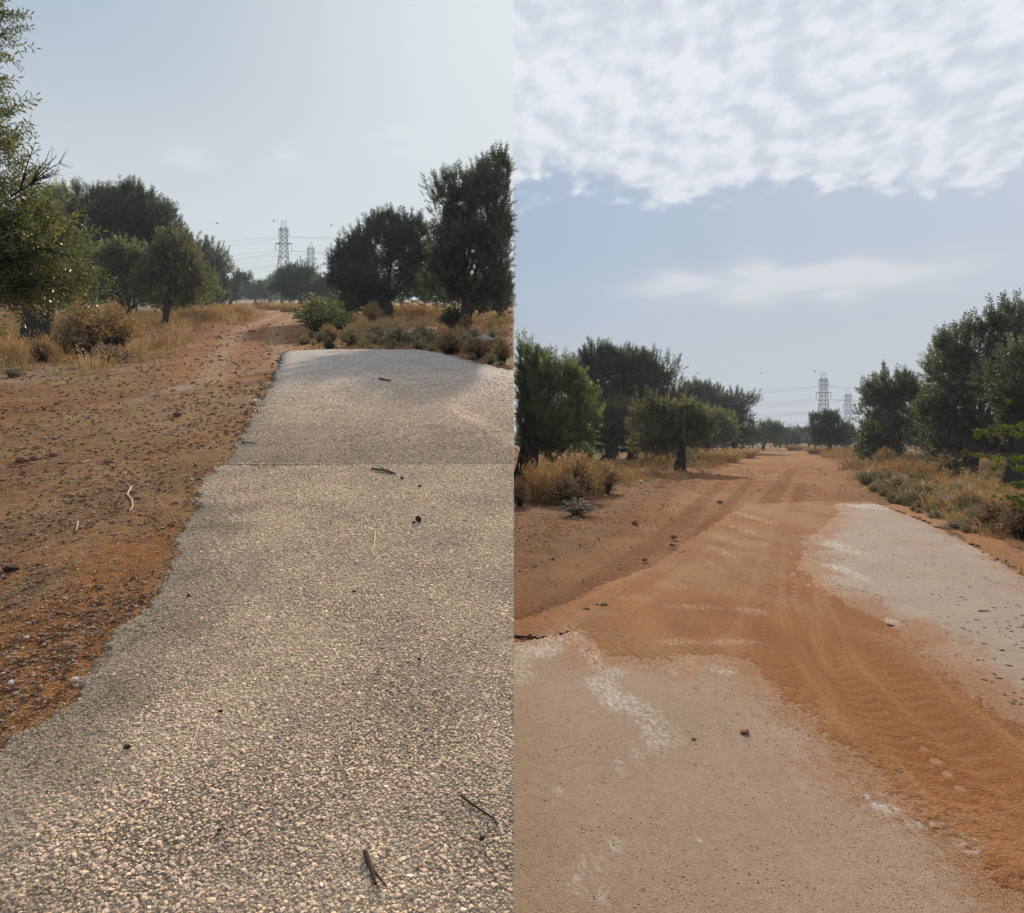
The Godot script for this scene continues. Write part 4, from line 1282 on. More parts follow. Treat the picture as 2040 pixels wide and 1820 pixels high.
func left_plants() -> void:
	tufts.gold = grass_mesh(41, 620, 1.0, 0.42, 0.7, 0.006, GOLD, 0.7)
	tufts.gold2 = grass_mesh(42, 620, 1.0, 0.46, 0.9, 0.006, GOLD, 0.5)
	tufts.shrub = bush_mesh(43, 520, 1.05, 0.54, 11, 0.055, GOLD + [Color(0.40, 0.28, 0.15), Color(0.34, 0.22, 0.12)])
	tufts.brown = bush_mesh(44, 380, 1.0, 0.52, 9, 0.07, TAN)
	tufts.ash = bush_mesh(45, 160, 1.0, 0.55, 4, 0.10, ASH)
	tufts.weed = bush_mesh(46, 150, 1.0, 0.5, 9, 0.10, WEED)
	tufts.lush = bush_mesh(47, 170, 1.0, 0.6, 13, 0.085, LUSH, 0.35)
	tufts.short = grass_mesh(48, 60, 1.0, 0.5, 0.9, 0.012, GOLD, 0.3)
	tufts.dark = bush_mesh(49, 220, 1.0, 0.5, 12, 0.10, [Color(0.05, 0.06, 0.035), Color(0.07, 0.08, 0.045)])
	for p in [
		["shrub", 165, 705, 110, 102, "dry_shrub", "left half of the big golden dry shrub behind the stony ground"], ["shrub", 228, 700, 105, 92, "dry_shrub", "right half of the big golden dry shrub behind the stony ground"],
		["brown", 140, 708, 70, 70, "dry_shrub", "brown shaded dry shrub in the left foot of the golden shrub"], ["ash", 222, 725, 95, 38, "brush_pile", "grey pile of dead brush at the foot of the golden shrub"],
		["gold", 18, 728, 60, 70, "dry_grass_clump", "golden grass clump in the left corner under the thick trunk"], ["brown", 82, 722, 60, 45, "dry_shrub", "low dark brown shrub at the foot of the thick black trunk"],
		["gold2", -20, 700, 60, 80, "dry_grass_clump", "golden grass clump at the left edge behind the corner clump"], ["ash", 25, 752, 50, 20, "brush_pile", "small dark brush heap at the left edge of the stony ground"],
		["gold", 385, 641, 50, 34, "dry_grass_clump", "bright golden grass left end of the strip by the hillside track"], ["gold2", 412, 640, 50, 36, "dry_grass_clump", "bright golden grass in the middle of the strip by the hillside track"],
		["gold", 440, 636, 40, 28, "dry_grass_clump", "golden grass right end of the strip by the hillside track"], ["gold2", 470, 631, 50, 22, "dry_grass_clump", "low tan grass clump at the start of the bend"],
		["gold", 520, 616, 26, 18, "dry_grass_clump", "small golden clump in the middle of the far bend"], ["gold2", 545, 618, 36, 16, "dry_grass_clump", "wide golden clump right of the far bend"], ["gold", 572, 622, 30, 20, "dry_grass_clump", "golden clump left of the round dark tree"],
		["lush", 636, 672, 110, 84, "green_shrub", "feathery green shrub at the far end of the grey road"], ["lush", 672, 664, 70, 62, "green_shrub", "brighter green shrub right behind the feathery one"],
		["shrub", 655, 680, 50, 34, "dry_shrub", "small orange brown shrub in front of the feathery green shrub"], ["dark", 690, 628, 46, 40, "dark_bush", "dark bush under the broad olive tree's left side"],
		["shrub", 742, 642, 44, 40, "dry_shrub", "tan shrub left of the broad olive tree's trunk"], ["gold", 828, 640, 50, 36, "dry_grass_clump", "golden grass right of the broad olive tree's trunk"], ["gold2", 858, 640, 50, 34, "dry_grass_clump", "golden grass between the broad and the tallest olive trees"],
		["gold", 800, 634, 40, 30, "dry_grass_clump", "golden grass just behind the spreading limb"], ["dark", 900, 654, 60, 42, "dark_bush", "dark bush at the foot of the tallest olive tree"], ["brown", 930, 656, 34, 30, "dry_shrub", "brown shoots around the tallest olive tree's trunk"],
		["weed", 700, 690, 60, 42, "weed_bush", "grey green weed bush left in the belt behind the road end"], ["weed", 745, 682, 60, 40, "weed_bush", "second grey green weed bush in the belt behind the road end"], ["weed", 792, 686, 66, 38, "weed_bush", "third grey green weed bush behind the middle of the road end"],
		["weed", 842, 684, 60, 40, "weed_bush", "grey green weed bush before the tall tree's dark bush"], ["brown", 895, 706, 70, 46, "dry_shrub", "brown weedy shrub right of the road's far corner"], ["brown", 950, 716, 70, 46, "dry_shrub", "brown weedy shrub in front of the pale rock"],
		["brown", 1000, 726, 50, 56, "dry_shrub", "tall brown weedy shrub at the right edge of the grey road"], ["dark", 655, 698, 26, 22, "dark_bush", "little dark weed at the road's far left corner"],
	]:
		plant(p[5], tufts[p[0]], LEFT, p[1], p[2], p[3], p[4], p[6], {"dry_shrub": "dry shrub", "brush_pile": "brush pile", "dry_grass_clump": "dry grass", "green_shrub": "shrub", "dark_bush": "bush", "weed_bush": "weeds"}[p[5]])
	cover("weeds", LEFT, [tufts.weed], [[760, 684, 140, 14, 190, 0.36], [900, 688, 120, 22, 150, 0.33], [980, 725, 50, 14, 40, 0.30]], "belt of grey green weeds behind the far end of the grey road", "weeds")
	cover("dry_grass", LEFT, [tufts.short], [[820, 634, 200, 14, 500, 0.7], [430, 632, 80, 12, 340, 0.75], [600, 614, 50, 6, 130, 1.0], [455, 617, 34, 7, 110, 0.9], [150, 665, 170, 40, 380, 0.6], [250, 640, 120, 20, 240, 0.7], [960, 640, 70, 20, 200, 0.6], [330, 640, 100, 14, 120, 0.5], [820, 693, 200, 8, 260, 0.22], [130, 740, 130, 20, 120, 0.16], [60, 640, 90, 24, 220, 0.7]], "thin dry grass covering the ground under the hillside trees", "grass")

func right_plants() -> void:
	for p in [
		["gold", 1095, 1000, 80, 96, "dry_grass_clump", "left part of the tall golden clump beside the thick trunk and bank"], ["shrub", 1150, 1000, 110, 92, "dry_shrub", "big golden dry shrub beside the thick trunk by the bank"], ["gold2", 1175, 985, 70, 80, "dry_grass_clump", "golden grass behind the big dry shrub near the bank"],
		["brown", 1125, 1008, 90, 62, "dry_shrub", "brown shaded growth at the foot of the big golden shrub"], ["brown", 1205, 985, 70, 60, "dry_shrub", "thin brown shrub at the right end of the golden shrub"], ["ash", 1150, 1028, 100, 36, "brush_pile", "grey heap of dead brush in front of the golden shrub"],
		["brown", 1035, 1010, 46, 60, "dry_shrub", "brown shrub squeezed between the bank and the golden shrub"],
		["gold2", 1310, 930, 60, 34, "dry_grass_clump", "tan grass left of the stout straight trunk"], ["gold", 1400, 926, 60, 32, "dry_grass_clump", "golden grass right of the stout straight trunk"], ["gold2", 1440, 922, 60, 30, "dry_grass_clump", "golden grass under the bright green bushy tree"], ["gold", 1482, 913, 50, 22, "dry_grass_clump", "golden grass left of the orange track's bend"],
		["gold2", 1585, 898, 30, 14, "dry_grass_clump", "small golden clump right of the far end of the track"], ["gold", 1630, 905, 40, 18, "dry_grass_clump", "golden clump left of the round tree's trunk"], ["gold2", 1690, 908, 50, 22, "dry_grass_clump", "golden grass right of the round tree's trunk"],
		["dark", 1722, 918, 40, 44, "dark_bush", "dark bush at the left skirt of the broad olive tree"], ["shrub", 1765, 930, 50, 36, "dry_shrub", "tan shrub in front of the broad olive tree's trunk"], ["brown", 1812, 932, 50, 30, "dry_shrub", "brown shrub right of the broad olive tree's trunk"], ["gold", 1862, 930, 60, 34, "dry_grass_clump", "golden grass between the broad and the flared trunk"],
		["dark", 1900, 952, 60, 34, "dark_bush", "dark bush at the left foot of the flared grey trunk"], ["lush", 1835, 960, 34, 18, "green_shrub", "small green weed tuft among the grey weeds"],
		["weed", 1730, 968, 60, 32, "weed_bush", "grey green weeds at the upper end of the roadside belt"], ["weed", 1790, 985, 70, 38, "weed_bush", "grey green weeds in the middle of the roadside belt"], ["weed", 1840, 1000, 70, 42, "weed_bush", "grey green weeds at the lower end of the roadside belt"],
		["shrub", 1930, 1018, 80, 44, "dry_shrub", "straw coloured shrub beside the pale rock"], ["brown", 1990, 1060, 100, 66, "dry_shrub", "tangled brown shrub at the right edge below the pale rock"], ["brown", 2035, 1075, 80, 90, "dry_shrub", "tall brown shrub cut by the right edge"], ["ash", 1905, 1055, 60, 20, "brush_pile", "low heap of dry stalks at the asphalt's right border"],
	]:
		plant(p[5], tufts[p[0]], RIGHT, p[1], p[2], p[3], p[4], p[6], {"dry_shrub": "dry shrub", "brush_pile": "brush pile", "dry_grass_clump": "dry grass", "green_shrub": "shrub", "dark_bush": "bush", "weed_bush": "weeds"}[p[5]])
	cover("weeds", RIGHT, [tufts.weed], [[1760, 975, 60, 24, 110, 0.33], [1830, 998, 80, 24, 110, 0.31], [1930, 1040, 80, 30, 70, 0.26]], "belt of grey green weeds along the asphalt's right border", "weeds")
	cover("dry_grass", RIGHT, [tufts.short], [[1850, 925, 200, 22, 520, 0.75], [1440, 914, 90, 12, 340, 0.8], [1660, 904, 90, 9, 320, 0.9], [1190, 940, 150, 26, 420, 0.5], [1900, 985, 110, 30, 200, 0.4], [1960, 1000, 80, 50, 260, 0.35], [1260, 925, 100, 14, 120, 0.4], [1120, 1060, 100, 30, 90, 0.12]], "thin dry grass covering the ground under the orchard trees", "grass")
	# bright green feathery branches reaching in from the right edge
	var root := Vector3(5.7, ground_y(RIGHT, 5.7, 6.9), -6.9)
	var t := thing("feathery_bush", "bright green feathery bush reaching in from the right edge with level branches", "bush", root)
	var st := start()
	var where: Array = []
	var tints: Array = []
	var fern := bush_mesh(60, 14, 1.0, 0.25, 9, 0.30, [Color(0.26, 0.31, 0.06), Color(0.32, 0.36, 0.09), Color(0.20, 0.26, 0.05)])
	for b in [[2120, 868, 1938, 860, 11], [2120, 855, 1985, 849, 8], [2110, 915, 1922, 905, 11], [2110, 945, 2005, 928, 8], [2090, 975, 2003, 962, 9], [2090, 1000, 1998, 988, 10], [2090, 1010, 2018, 1006, 9], [2120, 840, 2020, 800, 3]]:
		var a := at(b[0], b[1], 6.9) - root
		var e := at(b[2], b[3], 6.9 + rng.randf_range(-0.3, 0.3)) - root
		tube(st, [Vector3(0, -0.1, 0), Vector3(0, a.y * 0.7, 0), a, a.lerp(e, 0.5) + Vector3(0, 0.02, 0), e], [0.03, 0.02, 0.012, 0.007, 0.003], 5)
		for i in int(b[4]) * 2:
			var f := rng.randf()
			var p := a.lerp(e, f) + Vector3(rng.randfn() * 0.03, rng.randfn() * 0.012 - 0.004, rng.randfn() * 0.05)
			var dir := ((e - a).normalized() + Vector3(rng.randfn(), rng.randfn() * 0.7 - 0.2, rng.randfn()) * 0.5).normalized()
			var s := rng.randf_range(0.045, 0.095)
			var w := dir.cross(Vector3(rng.randfn(), rng.randfn(), rng.randfn())).normalized()
			where.append(Transform3D(Basis(w * s, dir * s, w.cross(dir) * s), p))
			tints.append(Color.WHITE * rng.randf_range(0.7, 1.2))
	put("stems", st.commit(), M.twig, t)
	scatter("foliage", fern, M.grass, where, tints, t)

# ------------------------------------------------------------------ stones
func stone_tone() -> Color:
	var r := rng.randf()
	var c: Color
	if r < 0.60: c = Color(0.52, 0.42, 0.32)
	elif r < 0.80: c = Color(0.54, 0.43, 0.325)
	elif r < 0.90: c = Color(0.61, 0.45, 0.36)
	elif r < 0.96: c = Color(0.26, 0.205, 0.165)
	else: c = Color(0.74, 0.64, 0.50)
	return c * Color(1.42, 1.31, 1.17) * rng.randf_range(0.78, 1.15)

func road_stones() -> void:
	var road: Node = get_node("gravel_road")
	var sets: Array = [[], [], [], [], [], []]
	var tints: Array = [[], [], [], [], [], []]
	var singles: Array = []
	var d := 1.56
	while d < 13.5:
		var step := 0.0102 * (1.0 + maxf(0.0, d - 3.0) * 0.16)
		var x := -0.79 * d
		while x < EDGE * d - 0.004:
			var px := x + rng.randf_range(-0.5, 0.5) * step
			var pd := d + rng.randf_range(-0.5, 0.5) * step
			x += step
			if px > EDGE * pd - step * 0.45: continue
			if d > 8.0 and rng.randf() < (d - 8.0) / 5.5: continue
			var s := road_cover(px, pd) if px < -0.3 - 0.2 * pd else 1.0
			if s < 0.0: continue
			if s < 0.3 and rng.randf() > 0.25 + s * 2.5: continue
			var bald := n_mid.get_noise_2d(px * 7.0 + 31.0, pd * 7.0)
			if rng.randf() < 0.05 + 0.2 * clampf(bald, 0.0, 1.0): continue
			var r := step * (0.32 + 0.48 * pow(rng.randf(), 2.0)) * (1.3 if rng.randf() < 0.05 else 1.0)
			var y := SLOPE_LEFT * pd + relief(LEFT, px, pd) * 0.4 + 0.016 - r * 0.02
			if pd > 6.19: y -= 0.008 * smoothstep(7.2, 6.2, pd)
			if pd > 6.6: y += 0.075 * smoothstep(6.6, 8.5, pd)
			if absf(pd - 6.19 - 0.02 * px) < 0.02: continue
			var b := Basis(Vector3(1, 0, 0), rng.randfn() * 0.35).rotated(Vector3(0, 0, 1), rng.randfn() * 0.35).rotated(Vector3.UP, rng.randf() * TAU)
			var t := Transform3D(b.scaled_local(Vector3.ONE * r), Vector3(px, y, -pd))
			var c := stone_tone()
			if s < 0.6 and pd < 5.0: c = c * lerpf(0.42, 1.0, clampf(s / 0.5 + 0.6 * bald, 0.0, 1.0))
			c = c * (1.0 + 0.22 * bald)
			if pd > 6.8 and px > -3.0:
				var mark := along(CENTRE, Vector2(px, pd))
				if absf(mark.x) < 0.11 and (mark.y < 2.1 or mark.y > 3.2): c = c * Color(1.16, 1.14, 1.08)
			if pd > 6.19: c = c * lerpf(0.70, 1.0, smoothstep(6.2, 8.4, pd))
			if pd < 1.95 and px > -1.2 and singles.size() < 300 and r > step * 0.52:
				singles.append([t, c])
				continue
			var k := rng.randi() % 6
			sets[k].append(t)
			tints[k].append(c)
		d += step
	var shades: Array = []
	for i in 12:
		shades.append(plain(stone_tone(), 0.8))
	for s in singles:
		var o := put("stone", rocks[rng.randi() % 6], shades[rng.randi() % 12], road)
		o.transform = s[0]
	for k in 6:
		scatter("chippings", rocks[k], M.stone, sets[k], tints[k], road)

func pebbles() -> void:
	# loose stones, crumbs and straw on the soil
	for side in 2:
		var sets: Array = [[], [], []]
		var tints: Array = [[], [], []]
		for i in (70000 if side == LEFT else 20000):
			var py := rng.randf_range(horizon(side) + 50.0, 1700.0 if side == LEFT else 1400.0)
			var d := reach(side, py)
			var x := (rng.randf_range(-0.76, 0.0) if side == LEFT else rng.randf_range(0.0, 0.76)) * d
			if absf(x) < 0.01: continue
			var c: Color
			if side == LEFT:
				if road_cover(x, d) > -0.02: continue
				var w := 0.6 + 0.9 * n_mid.get_noise_2d(x * 2.5 + 14.0, d * 2.5)
				w += 0.5 * patch_weight(patches[2], x, d) + 0.3 * patch_weight(patches[4], x, d) - 0.55 * patch_weight(patches[1], x, d)
				if rng.randf() > w * 0.8: continue
				var q := rng.randf()
				c = Color(0.15, 0.085, 0.06) if q < 0.40 else Color(0.27, 0.18, 0.12) if q < 0.66 else Color(0.38, 0.21, 0.11) if q < 0.93 else Color(0.46, 0.37, 0.28)
			else:
				var k := cover_right(x, d)
				if k[0] > -0.15: continue
				if rng.randf() < 0.75 and inside_by(track_right, Vector2(x, d)) > 0.2: continue
				var q := rng.randf()
				c = Color(0.20, 0.10, 0.06) if q < 0.45 else Color(0.34, 0.20, 0.12) if q < 0.8 else Color(0.48, 0.38, 0.29)
			var r := (0.0022 + 0.0016 * d) * (0.40 + 1.3 * pow(rng.randf(), 3.0)) * (1.0 if side == LEFT else 0.7)
			var y := ground_y(side, x, d) + r * 0.25
			if side == RIGHT and cover_right(x, d)[0] > -0.1: y = SLOPE_RIGHT * d + relief(RIGHT, x, d) * 0.3 + 0.03
			var b := Basis(Vector3(1, 0, 0), rng.randfn() * 0.4).rotated(Vector3.UP, rng.randf() * TAU)
			sets[i % 3].append(Transform3D(b.scaled_local(Vector3.ONE * r), Vector3(x, y, -d)))
			tints[i % 3].append(c * rng.randf_range(0.7, 1.25))
		for k in 3:
			var o := scatter("pebbles", rocks[k + 2], M.stone, sets[k], tints[k])
			tag(o, "%s pebbles and crumbs lying loose on the %s soil" % [["small flat", "rounded", "angular"][k], ["orange hillside", "red orchard"][side]], "pebbles", "", "stuff")
		# straws and dry leaves
		var st := start()
		tube(st, [Vector3(-0.5, 0, 0), Vector3(0, 0.02, 0.05), Vector3(0.5, 0, 0)], [0.02, 0.028, 0.015], 3)
		var straw := st.commit()
		var where: Array = []
		var tone: Array = []
		for i in (5200 if side == LEFT else 2600):
			var py := rng.randf_range(horizon(side) + 70.0, 1600.0 if side == LEFT else 1330.0)
			var d := reach(side, py)
			var x := (rng.randf_range(-0.76, 0.0) if side == LEFT else rng.randf_range(0.01, 0.76)) * d
			if side == LEFT and road_cover(x, d) > -0.05: continue
			if side == RIGHT and (cover_right(x, d)[0] > -0.2 or inside_by(track_right, Vector2(x, d)) > 0.0): continue
			var l := (0.018 + 0.006 * d) * rng.randf_range(0.5, 1.6)
			where.append(Transform3D(Basis(Vector3.UP, rng.randf() * TAU).rotated(Vector3(1, 0, 0), rng.randfn() * 0.1).scaled_local(Vector3(l, l, l)), Vector3(x, ground_y(side, x, d) + 0.004, -d)))
			var q := rng.randf()
			tone.append((Color(0.55, 0.44, 0.27) if q < 0.5 else Color(0.30, 0.22, 0.14) if q < 0.8 else Color(0.12, 0.08, 0.055)) * rng.randf_range(0.7, 1.2))
		var o2 := scatter("straw_litter", straw, M.stone, where, tone)
		tag(o2, "bits of straw and dry leaves strewn on the %s soil" % ["hillside", "orchard"][side], "straw", "", "stuff")
	var grit: Array = []
	var grit_tone: Array = []
	for i in 9000:
		var q := spot(RIGHT, rng.randf_range(1030.0, 2040.0), rng.randf_range(1010.0, 1820.0))
		if cover_right(q.x, q.y)[2] < 0.05: continue
		var r := (0.0016 + 0.0009 * q.y) * rng.randf_range(0.4, 1.5)
		if n_mid.get_noise_2d(q.x * 9.0, q.y * 9.0) < rng.randf_range(-0.4, 0.5): continue
		grit.append(Transform3D(Basis(Vector3.UP, rng.randf() * TAU).scaled_local(Vector3(r, r * 0.7, r)), Vector3(q.x, SLOPE_RIGHT * q.y + relief(RIGHT, q.x, q.y) * 0.3 + 0.0125, -q.y)))
		grit_tone.append((Color(0.17, 0.115, 0.075) if rng.randf() < 0.35 else Color(0.46, 0.33, 0.22)) * rng.randf_range(0.7, 1.2))
	scatter("chippings", rocks[1], M.stone, grit, grit_tone, get_node("asphalt_road"))
	var crumbs: Array = []
	var crumb_tone: Array = []
	for i in 60000:
		var q := spot(RIGHT, rng.randf_range(1026.0, 2040.0), rng.randf_range(1010.0, 1820.0))
		var k := cover_right(q.x, q.y)
		if k[0] < 0.0 or k[1] < -0.5 or k[1] > 0.12: continue
		if rng.randf() > exp(-absf(k[1]) * 9.0): continue
		var r := (0.0010 + 0.0006 * q.y) * rng.randf_range(0.4, 1.4)
		crumbs.append(Transform3D(Basis(Vector3.UP, rng.randf() * TAU).scaled_local(Vector3(r, r * 0.7, r)), Vector3(q.x, SLOPE_RIGHT * q.y + relief(RIGHT, q.x, q.y) * 0.3 + 0.014 + r * 0.2, -q.y)))
		crumb_tone.append(Color(0.50, 0.25, 0.12) * rng.randf_range(0.7, 1.25))
	scatter("crumbs", rocks[2], M.stone, crumbs, crumb_tone, get_node("dirt_path"))
	# dark leaf flecks on the bare asphalt at the right
	var flecks: Array = []
	var dark: Array = []
	for i in 520:
		var py := rng.randf_range(1150.0, 1480.0) if rng.randf() < 0.75 else rng.randf_range(1020.0, 1150.0)
		var px := rng.randf_range(1650.0, 2040.0)
		var s := spot(RIGHT, px, py)
		if inside_by(bare_b, s) < 0.08: continue
		if n_mid.get_noise_2d(s.x * 4.0, s.y * 4.0) < -0.12: continue
		var r := rng.randf_range(0.004, 0.012)
		flecks.append(Transform3D(Basis(Vector3.UP, rng.randf() * TAU).scaled_local(Vector3(r * 1.7, r * 0.5, r * 0.7)), Vector3(s.x, SLOPE_RIGHT * s.y + relief(RIGHT, s.x, s.y) * 0.3 + 0.015, -s.y)))
		dark.append(Color(0.075, 0.05, 0.035) * rng.randf_range(0.6, 1.4))
	var o3 := scatter("leaf_litter", rocks[0], M.stone, flecks, dark)
	tag(o3, "dark dry leaf flecks on the bare asphalt at the right", "litter", "", "stuff")

# ------------------------------------------------------------------ small single things
func top_y(side: int, x: float, d: float) -> float:
	if side == LEFT:
		var s := road_cover(x, d)
		return SLOPE_LEFT * d + (relief(LEFT, x, d) * 0.4 + 0.022 + 0.075 * smoothstep(6.6, 8.5, d) if s > 0.0 else relief(LEFT, x, d))
	var k := cover_right(x, d)
	return SLOPE_RIGHT * d + (relief(RIGHT, x, d) * 0.3 + 0.014 if k[0] > 0.0 else relief(RIGHT, x, d))

func stick(side: int, pts: Array, r: float, mat: Material, called: String, label: String, category: String, group := "", forks: Array = []) -> void:
	var p: Array = []
	var rad: Array = []
	var n := pts.size() / 2
	var first := spot(side, pts[0], pts[1])
	var base := Vector3(first.x, top_y(side, first.x, first.y), -first.y)
	for i in n:
		var s := spot(side, pts[i * 2], pts[i * 2 + 1])
		p.append(Vector3(s.x, top_y(side, s.x, s.y) + r * 0.8, -s.y) - base)
		rad.append(r * lerpf(1.0, 0.55, float(i) / maxi(n - 1, 1)))
	var st := start()
	tube(st, p, rad, 6, 0.25)
	for f in forks:
		var a: Vector3 = p[f[0]]
		var s := spot(side, f[1], f[2])
		tube(st, [a, Vector3(s.x, top_y(side, s.x, s.y) + r * 0.6, -s.y) - base], [r * 0.6, r * 0.25], 5)
	var o := put(called, st.commit(), mat)
	o.position = base
	tag(o, label, category, group)

func lump(side: int, px: float, py: float, wide_px: float, mat: Material, called: String, label: String, category: String, group := "", flat := 0.7) -> void:
	var s := spot(side, px, py)
	var r := wide_px / F * s.y * 0.5
	var o := put(called, rock_mesh(int(px * 7 + py), flat, 0.24), mat)
	o.transform = Transform3D(Basis(Vector3.UP, rng.randf() * TAU).scaled_local(Vector3.ONE * r), Vector3(s.x, top_y(side, s.x, s.y) + r * flat * 0.55, -s.y))
	tag(o, label, category, group)

func small_things() -> void:
	stick(LEFT, [262, 968, 253, 983, 262, 992, 264, 1004, 258, 1015], 0.008, M.pale_twig, "stick", "pale crooked stick lying on the orange soil left of the grey road", "stick")
	stick(LEFT, [155, 1038, 151, 1058], 0.005, M.pale_twig, "stick", "short pale stick on the soil left of the crooked one", "stick")
	stick(LEFT, [162, 921, 180, 914], 0.007, M.pale_twig, "stick", "small bleached stick among the stones at left", "stick")
	stick(LEFT, [748, 1068, 745, 1095, 741, 1108, 747, 1116], 0.004, M.straw, "straw_stalk", "bent yellow straw lying on the grey road below the dark clod", "straw")
	stick(LEFT, [397, 1450, 390, 1475, 382, 1504], 0.0028, M.straw, "straw_stalk", "long yellow straw on the near left part of the grey road", "straw")
	stick(LEFT, [728, 1722, 738, 1752, 748, 1786], 0.008, M.twig, "twig", "thick dark headed twig at the bottom of the grey road", "twig", "", [[1, 770, 1790]])
	stick(LEFT, [918, 1603, 950, 1627, 985, 1650, 990, 1663], 0.0045, M.twig, "twig", "long thin black twig on the grey road near the bank", "twig")
	stick(LEFT, [740, 940, 765, 943, 788, 950], 0.009, M.twig, "twig", "forked dry twig just below the road's cross joint", "twig", "", [[2, 745, 946], [2, 752, 934]])
	stick(LEFT, [480, 889, 510, 891], 0.008, M.twig, "twig", "short dark twig above the left end of the cross joint", "twig")
	stick(LEFT, [756, 767, 778, 772], 0.02, M.twig, "twig", "short dark stick at the border of the tree's shadow on the road", "twig")
	stick(LEFT, [0, 1712, 40, 1690, 90, 1672], 0.003, M.straw, "straw_stalk", "curved pale straw in the lower left corner of the road", "straw")
	stick(RIGHT, [1024, 1272, 1050, 1276, 1066, 1274], 0.012, M.twig, "stick", "dark stick on the orange dirt next to the bank", "stick")
	stick(RIGHT, [1372, 910, 1400, 942], 0.05, M.bark, "stick", "thin dead branch leaning by the stout straight trunk", "stick")
	stick(RIGHT, [1860, 1050, 1900, 1056, 1940, 1053], 0.02, M.pale_twig, "stick", "bleached stalk lying along the asphalt's right border", "stick")
	stick(RIGHT, [1950, 1221, 1972, 1221], 0.006, M.twig, "twig", "short straight twig on the bare asphalt at the right", "twig")
	stick(RIGHT, [1768, 1250, 1782, 1251], 0.008, M.twig, "twig", "short twig at the edge of the dirt on the asphalt", "twig")
	var clod := plain(Color(0.035, 0.025, 0.02), 0.9)
	var soil := plain(Color(0.20, 0.11, 0.07), 0.95)
	var pale := plain(Color(0.55, 0.50, 0.42), 0.85)
	lump(LEFT, 834, 1046, 18, clod, "clod", "large black clod alone on the grey road above the straw", "clod", "", 0.8)
	lump(LEFT, 824, 1050, 8, clod, "clod", "little black crumb touching the large black clod", "clod")
	lump(LEFT, 801, 959, 9, clod, "clod", "black pellet below the right part of the cross joint", "clod")
	lump(LEFT, 836, 975, 8, clod, "clod", "black pellet right of the one under the cross joint", "clod")
	lump(LEFT, 438, 1432, 9, clod, "clod", "black pellet on the near left of the grey road", "clod")
	lump(LEFT, 436, 1672, 11, clod, "clod", "black crumb near the bottom middle of the left road", "clod")
	lump(LEFT, 252, 1505, 13, clod, "clod", "dark crumb near the road's lower left border", "clod")
	lump(LEFT, 375, 1198, 9, clod, "clod", "black pellet at the soil's border halfway down the road", "clod")
	lump(LEFT, 835, 1326, 9, clod, "clod", "black pellet right of the middle of the grey road", "clod")
	lump(LEFT, 705, 1188, 8, clod, "clod", "tiny black pellet in the middle of the grey road", "clod")
	lump(LEFT, 960, 1690, 14, clod, "clod", "dark crumb in the lower right of the grey road", "clod")
	lump(LEFT, 355, 832, 22, soil, "loose_stone", "brown stone alone on the soil below the dry shrub", "stone", "", 0.6)
	lump(LEFT, 42, 917, 28, soil, "loose_stone", "broad flat brown stone at the left edge of the soil", "stone", "", 0.5)
	lump(LEFT, 70, 914, 20, soil, "loose_stone", "brown stone right beside the broad flat one", "stone", "", 0.6)
	lump(LEFT, 105, 907, 18, soil, "loose_stone", "brown stone third from the left edge of the soil", "stone", "", 0.6)
	lump(LEFT, 215, 920, 14, soil, "loose_stone", "small brown stone between the flat stones and the road", "stone", "", 0.6)
	lump(LEFT, 22, 1139, 36, clod, "loose_stone", "dark wedge shaped stone at the left edge of the soil", "stone", "", 0.4)
	lump(LEFT, 148, 1370, 17, pale, "loose_stone", "white stone at the lower border of the orange soil", "stone", "", 0.7)
	lump(LEFT, 52, 1278, 12, pale, "loose_stone", "white stone lying on the orange soil near the left edge", "stone", "", 0.7)
	lump(LEFT, 20, 1364, 16, pale, "loose_stone", "grey white stone at the left edge above the road's corner", "stone", "", 0.7)
	lump(LEFT, 893, 1397, 12, pale, "loose_stone", "single cream pebble on the right part of the grey road", "stone", "", 0.6)
	lump(LEFT, 962, 692, 60, M.rock, "boulder", "pale rock among the brown weeds right of the grey road", "rock", "", 0.6)
	lump(LEFT, 990, 652, 22, soil, "boulder", "small dark rock on the sunlit soil by the tallest tree", "rock", "", 0.6)
	lump(RIGHT, 1892, 1010, 40, M.rock, "boulder", "pale rock among the weeds right of the asphalt", "rock", "", 0.8)
	lump(RIGHT, 1265, 1046, 15, M.red_rock, "loose_stone", "red brick like stone beside the graded orange dirt", "stone", "", 0.7)
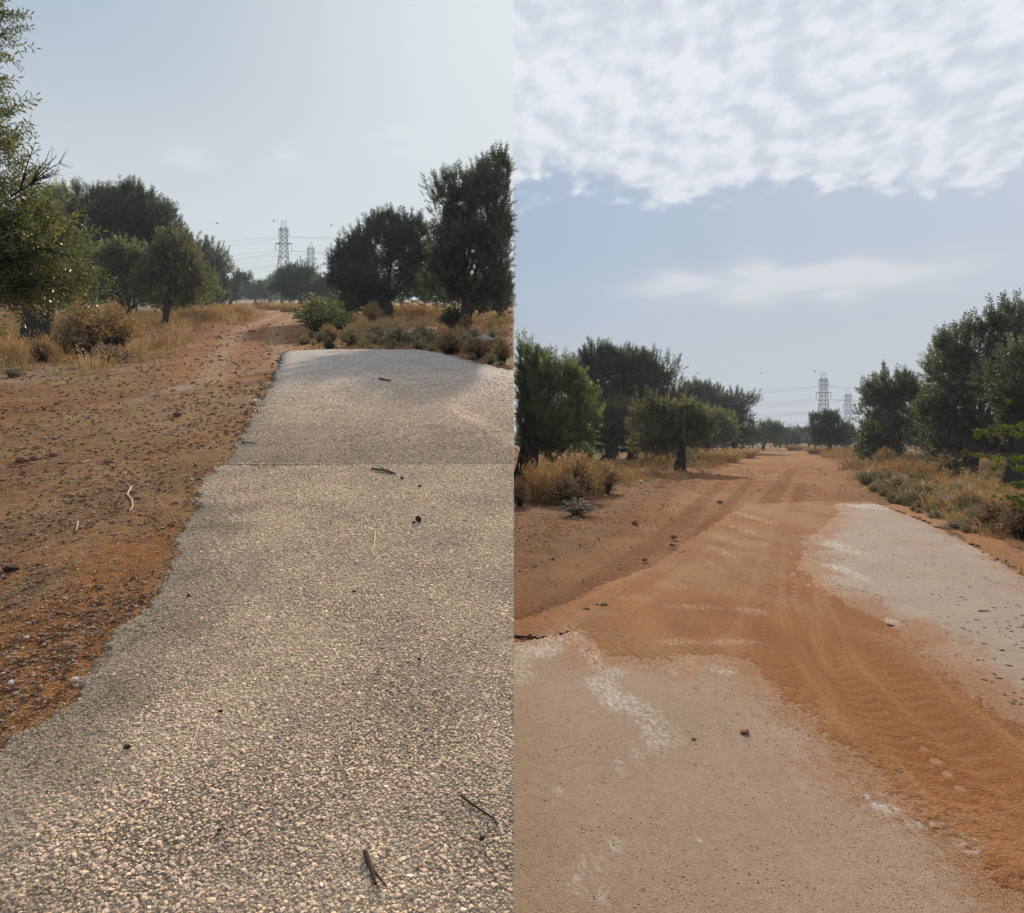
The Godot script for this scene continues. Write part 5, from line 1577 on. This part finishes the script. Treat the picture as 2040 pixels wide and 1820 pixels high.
	lump(RIGHT, 1435, 1002, 14, soil, "loose_stone", "dark stone alone in the middle of the orange track's left half", "stone", "", 0.6)
	lump(RIGHT, 1342, 1074, 18, soil, "loose_stone", "flat dark stone on the orange dirt below the alone one", "stone", "", 0.5)
	lump(RIGHT, 1340, 1090, 14, soil, "loose_stone", "dark stone just under the flat one on the orange dirt", "stone", "", 0.5)
	lump(RIGHT, 1285, 1117, 15, soil, "loose_stone", "dark stone left of the chalky asphalt edge", "stone", "", 0.6)
	for i in 6:
		lump(RIGHT, 1150 + i * 10 + (i % 2) * 4, 1218 - i * 3.2 + (i % 3) * 4, 9 + (i % 3) * 4, soil, "loose_stone", "dark clod in the short row at the asphalt's corner, %s from the left" % ORDER[i], "stone", "row of clods at the asphalt corner", 0.7)
	lump(RIGHT, 1484, 1465, 21, plain(Color(0.24, 0.12, 0.065), 0.95), "clod", "round red brown clod on the near beige asphalt", "clod", "", 0.5)
	lump(RIGHT, 1382, 1477, 10, plain(Color(0.19, 0.12, 0.07), 0.95), "clod", "small brown clod left of the round red brown one", "clod", "", 0.4)
	lump(RIGHT, 1278, 965, 14, pale, "loose_stone", "white stone on the red soil behind the graded dirt", "stone", "", 0.7)
	var lumps := plain(Color(0.075, 0.065, 0.06), 0.9)
	for i in 26:
		var f := i / 26.0
		var py := lerpf(878.0, 712.0, f) + rng.randf_range(-4, 4)
		var px := lerpf(470.0, 556.0, pow(f, 0.9)) + rng.randf_range(-9, 3)
		lump(LEFT, px, py, rng.randf_range(4.0, 9.0), lumps, "asphalt_chunk", "dark broken piece of the road's crumbling left edge, %s from the near end" % ORDER[i], "asphalt", "broken pieces along the road edge", 0.5)
	# crumpled white litter at the broken road edge
	var s := spot(LEFT, 513, 804)
	var crumple := put("paper_litter", rock_mesh(77, 0.55, 0.35), M.white)
	crumple.transform = Transform3D(Basis(Vector3.UP, 0.6).scaled_local(Vector3(0.075, 0.06, 0.05)), Vector3(s.x, top_y(LEFT, s.x, s.y) + 0.02, -s.y))
	tag(crumple, "crumpled white litter at the broken left edge of the road", "litter")
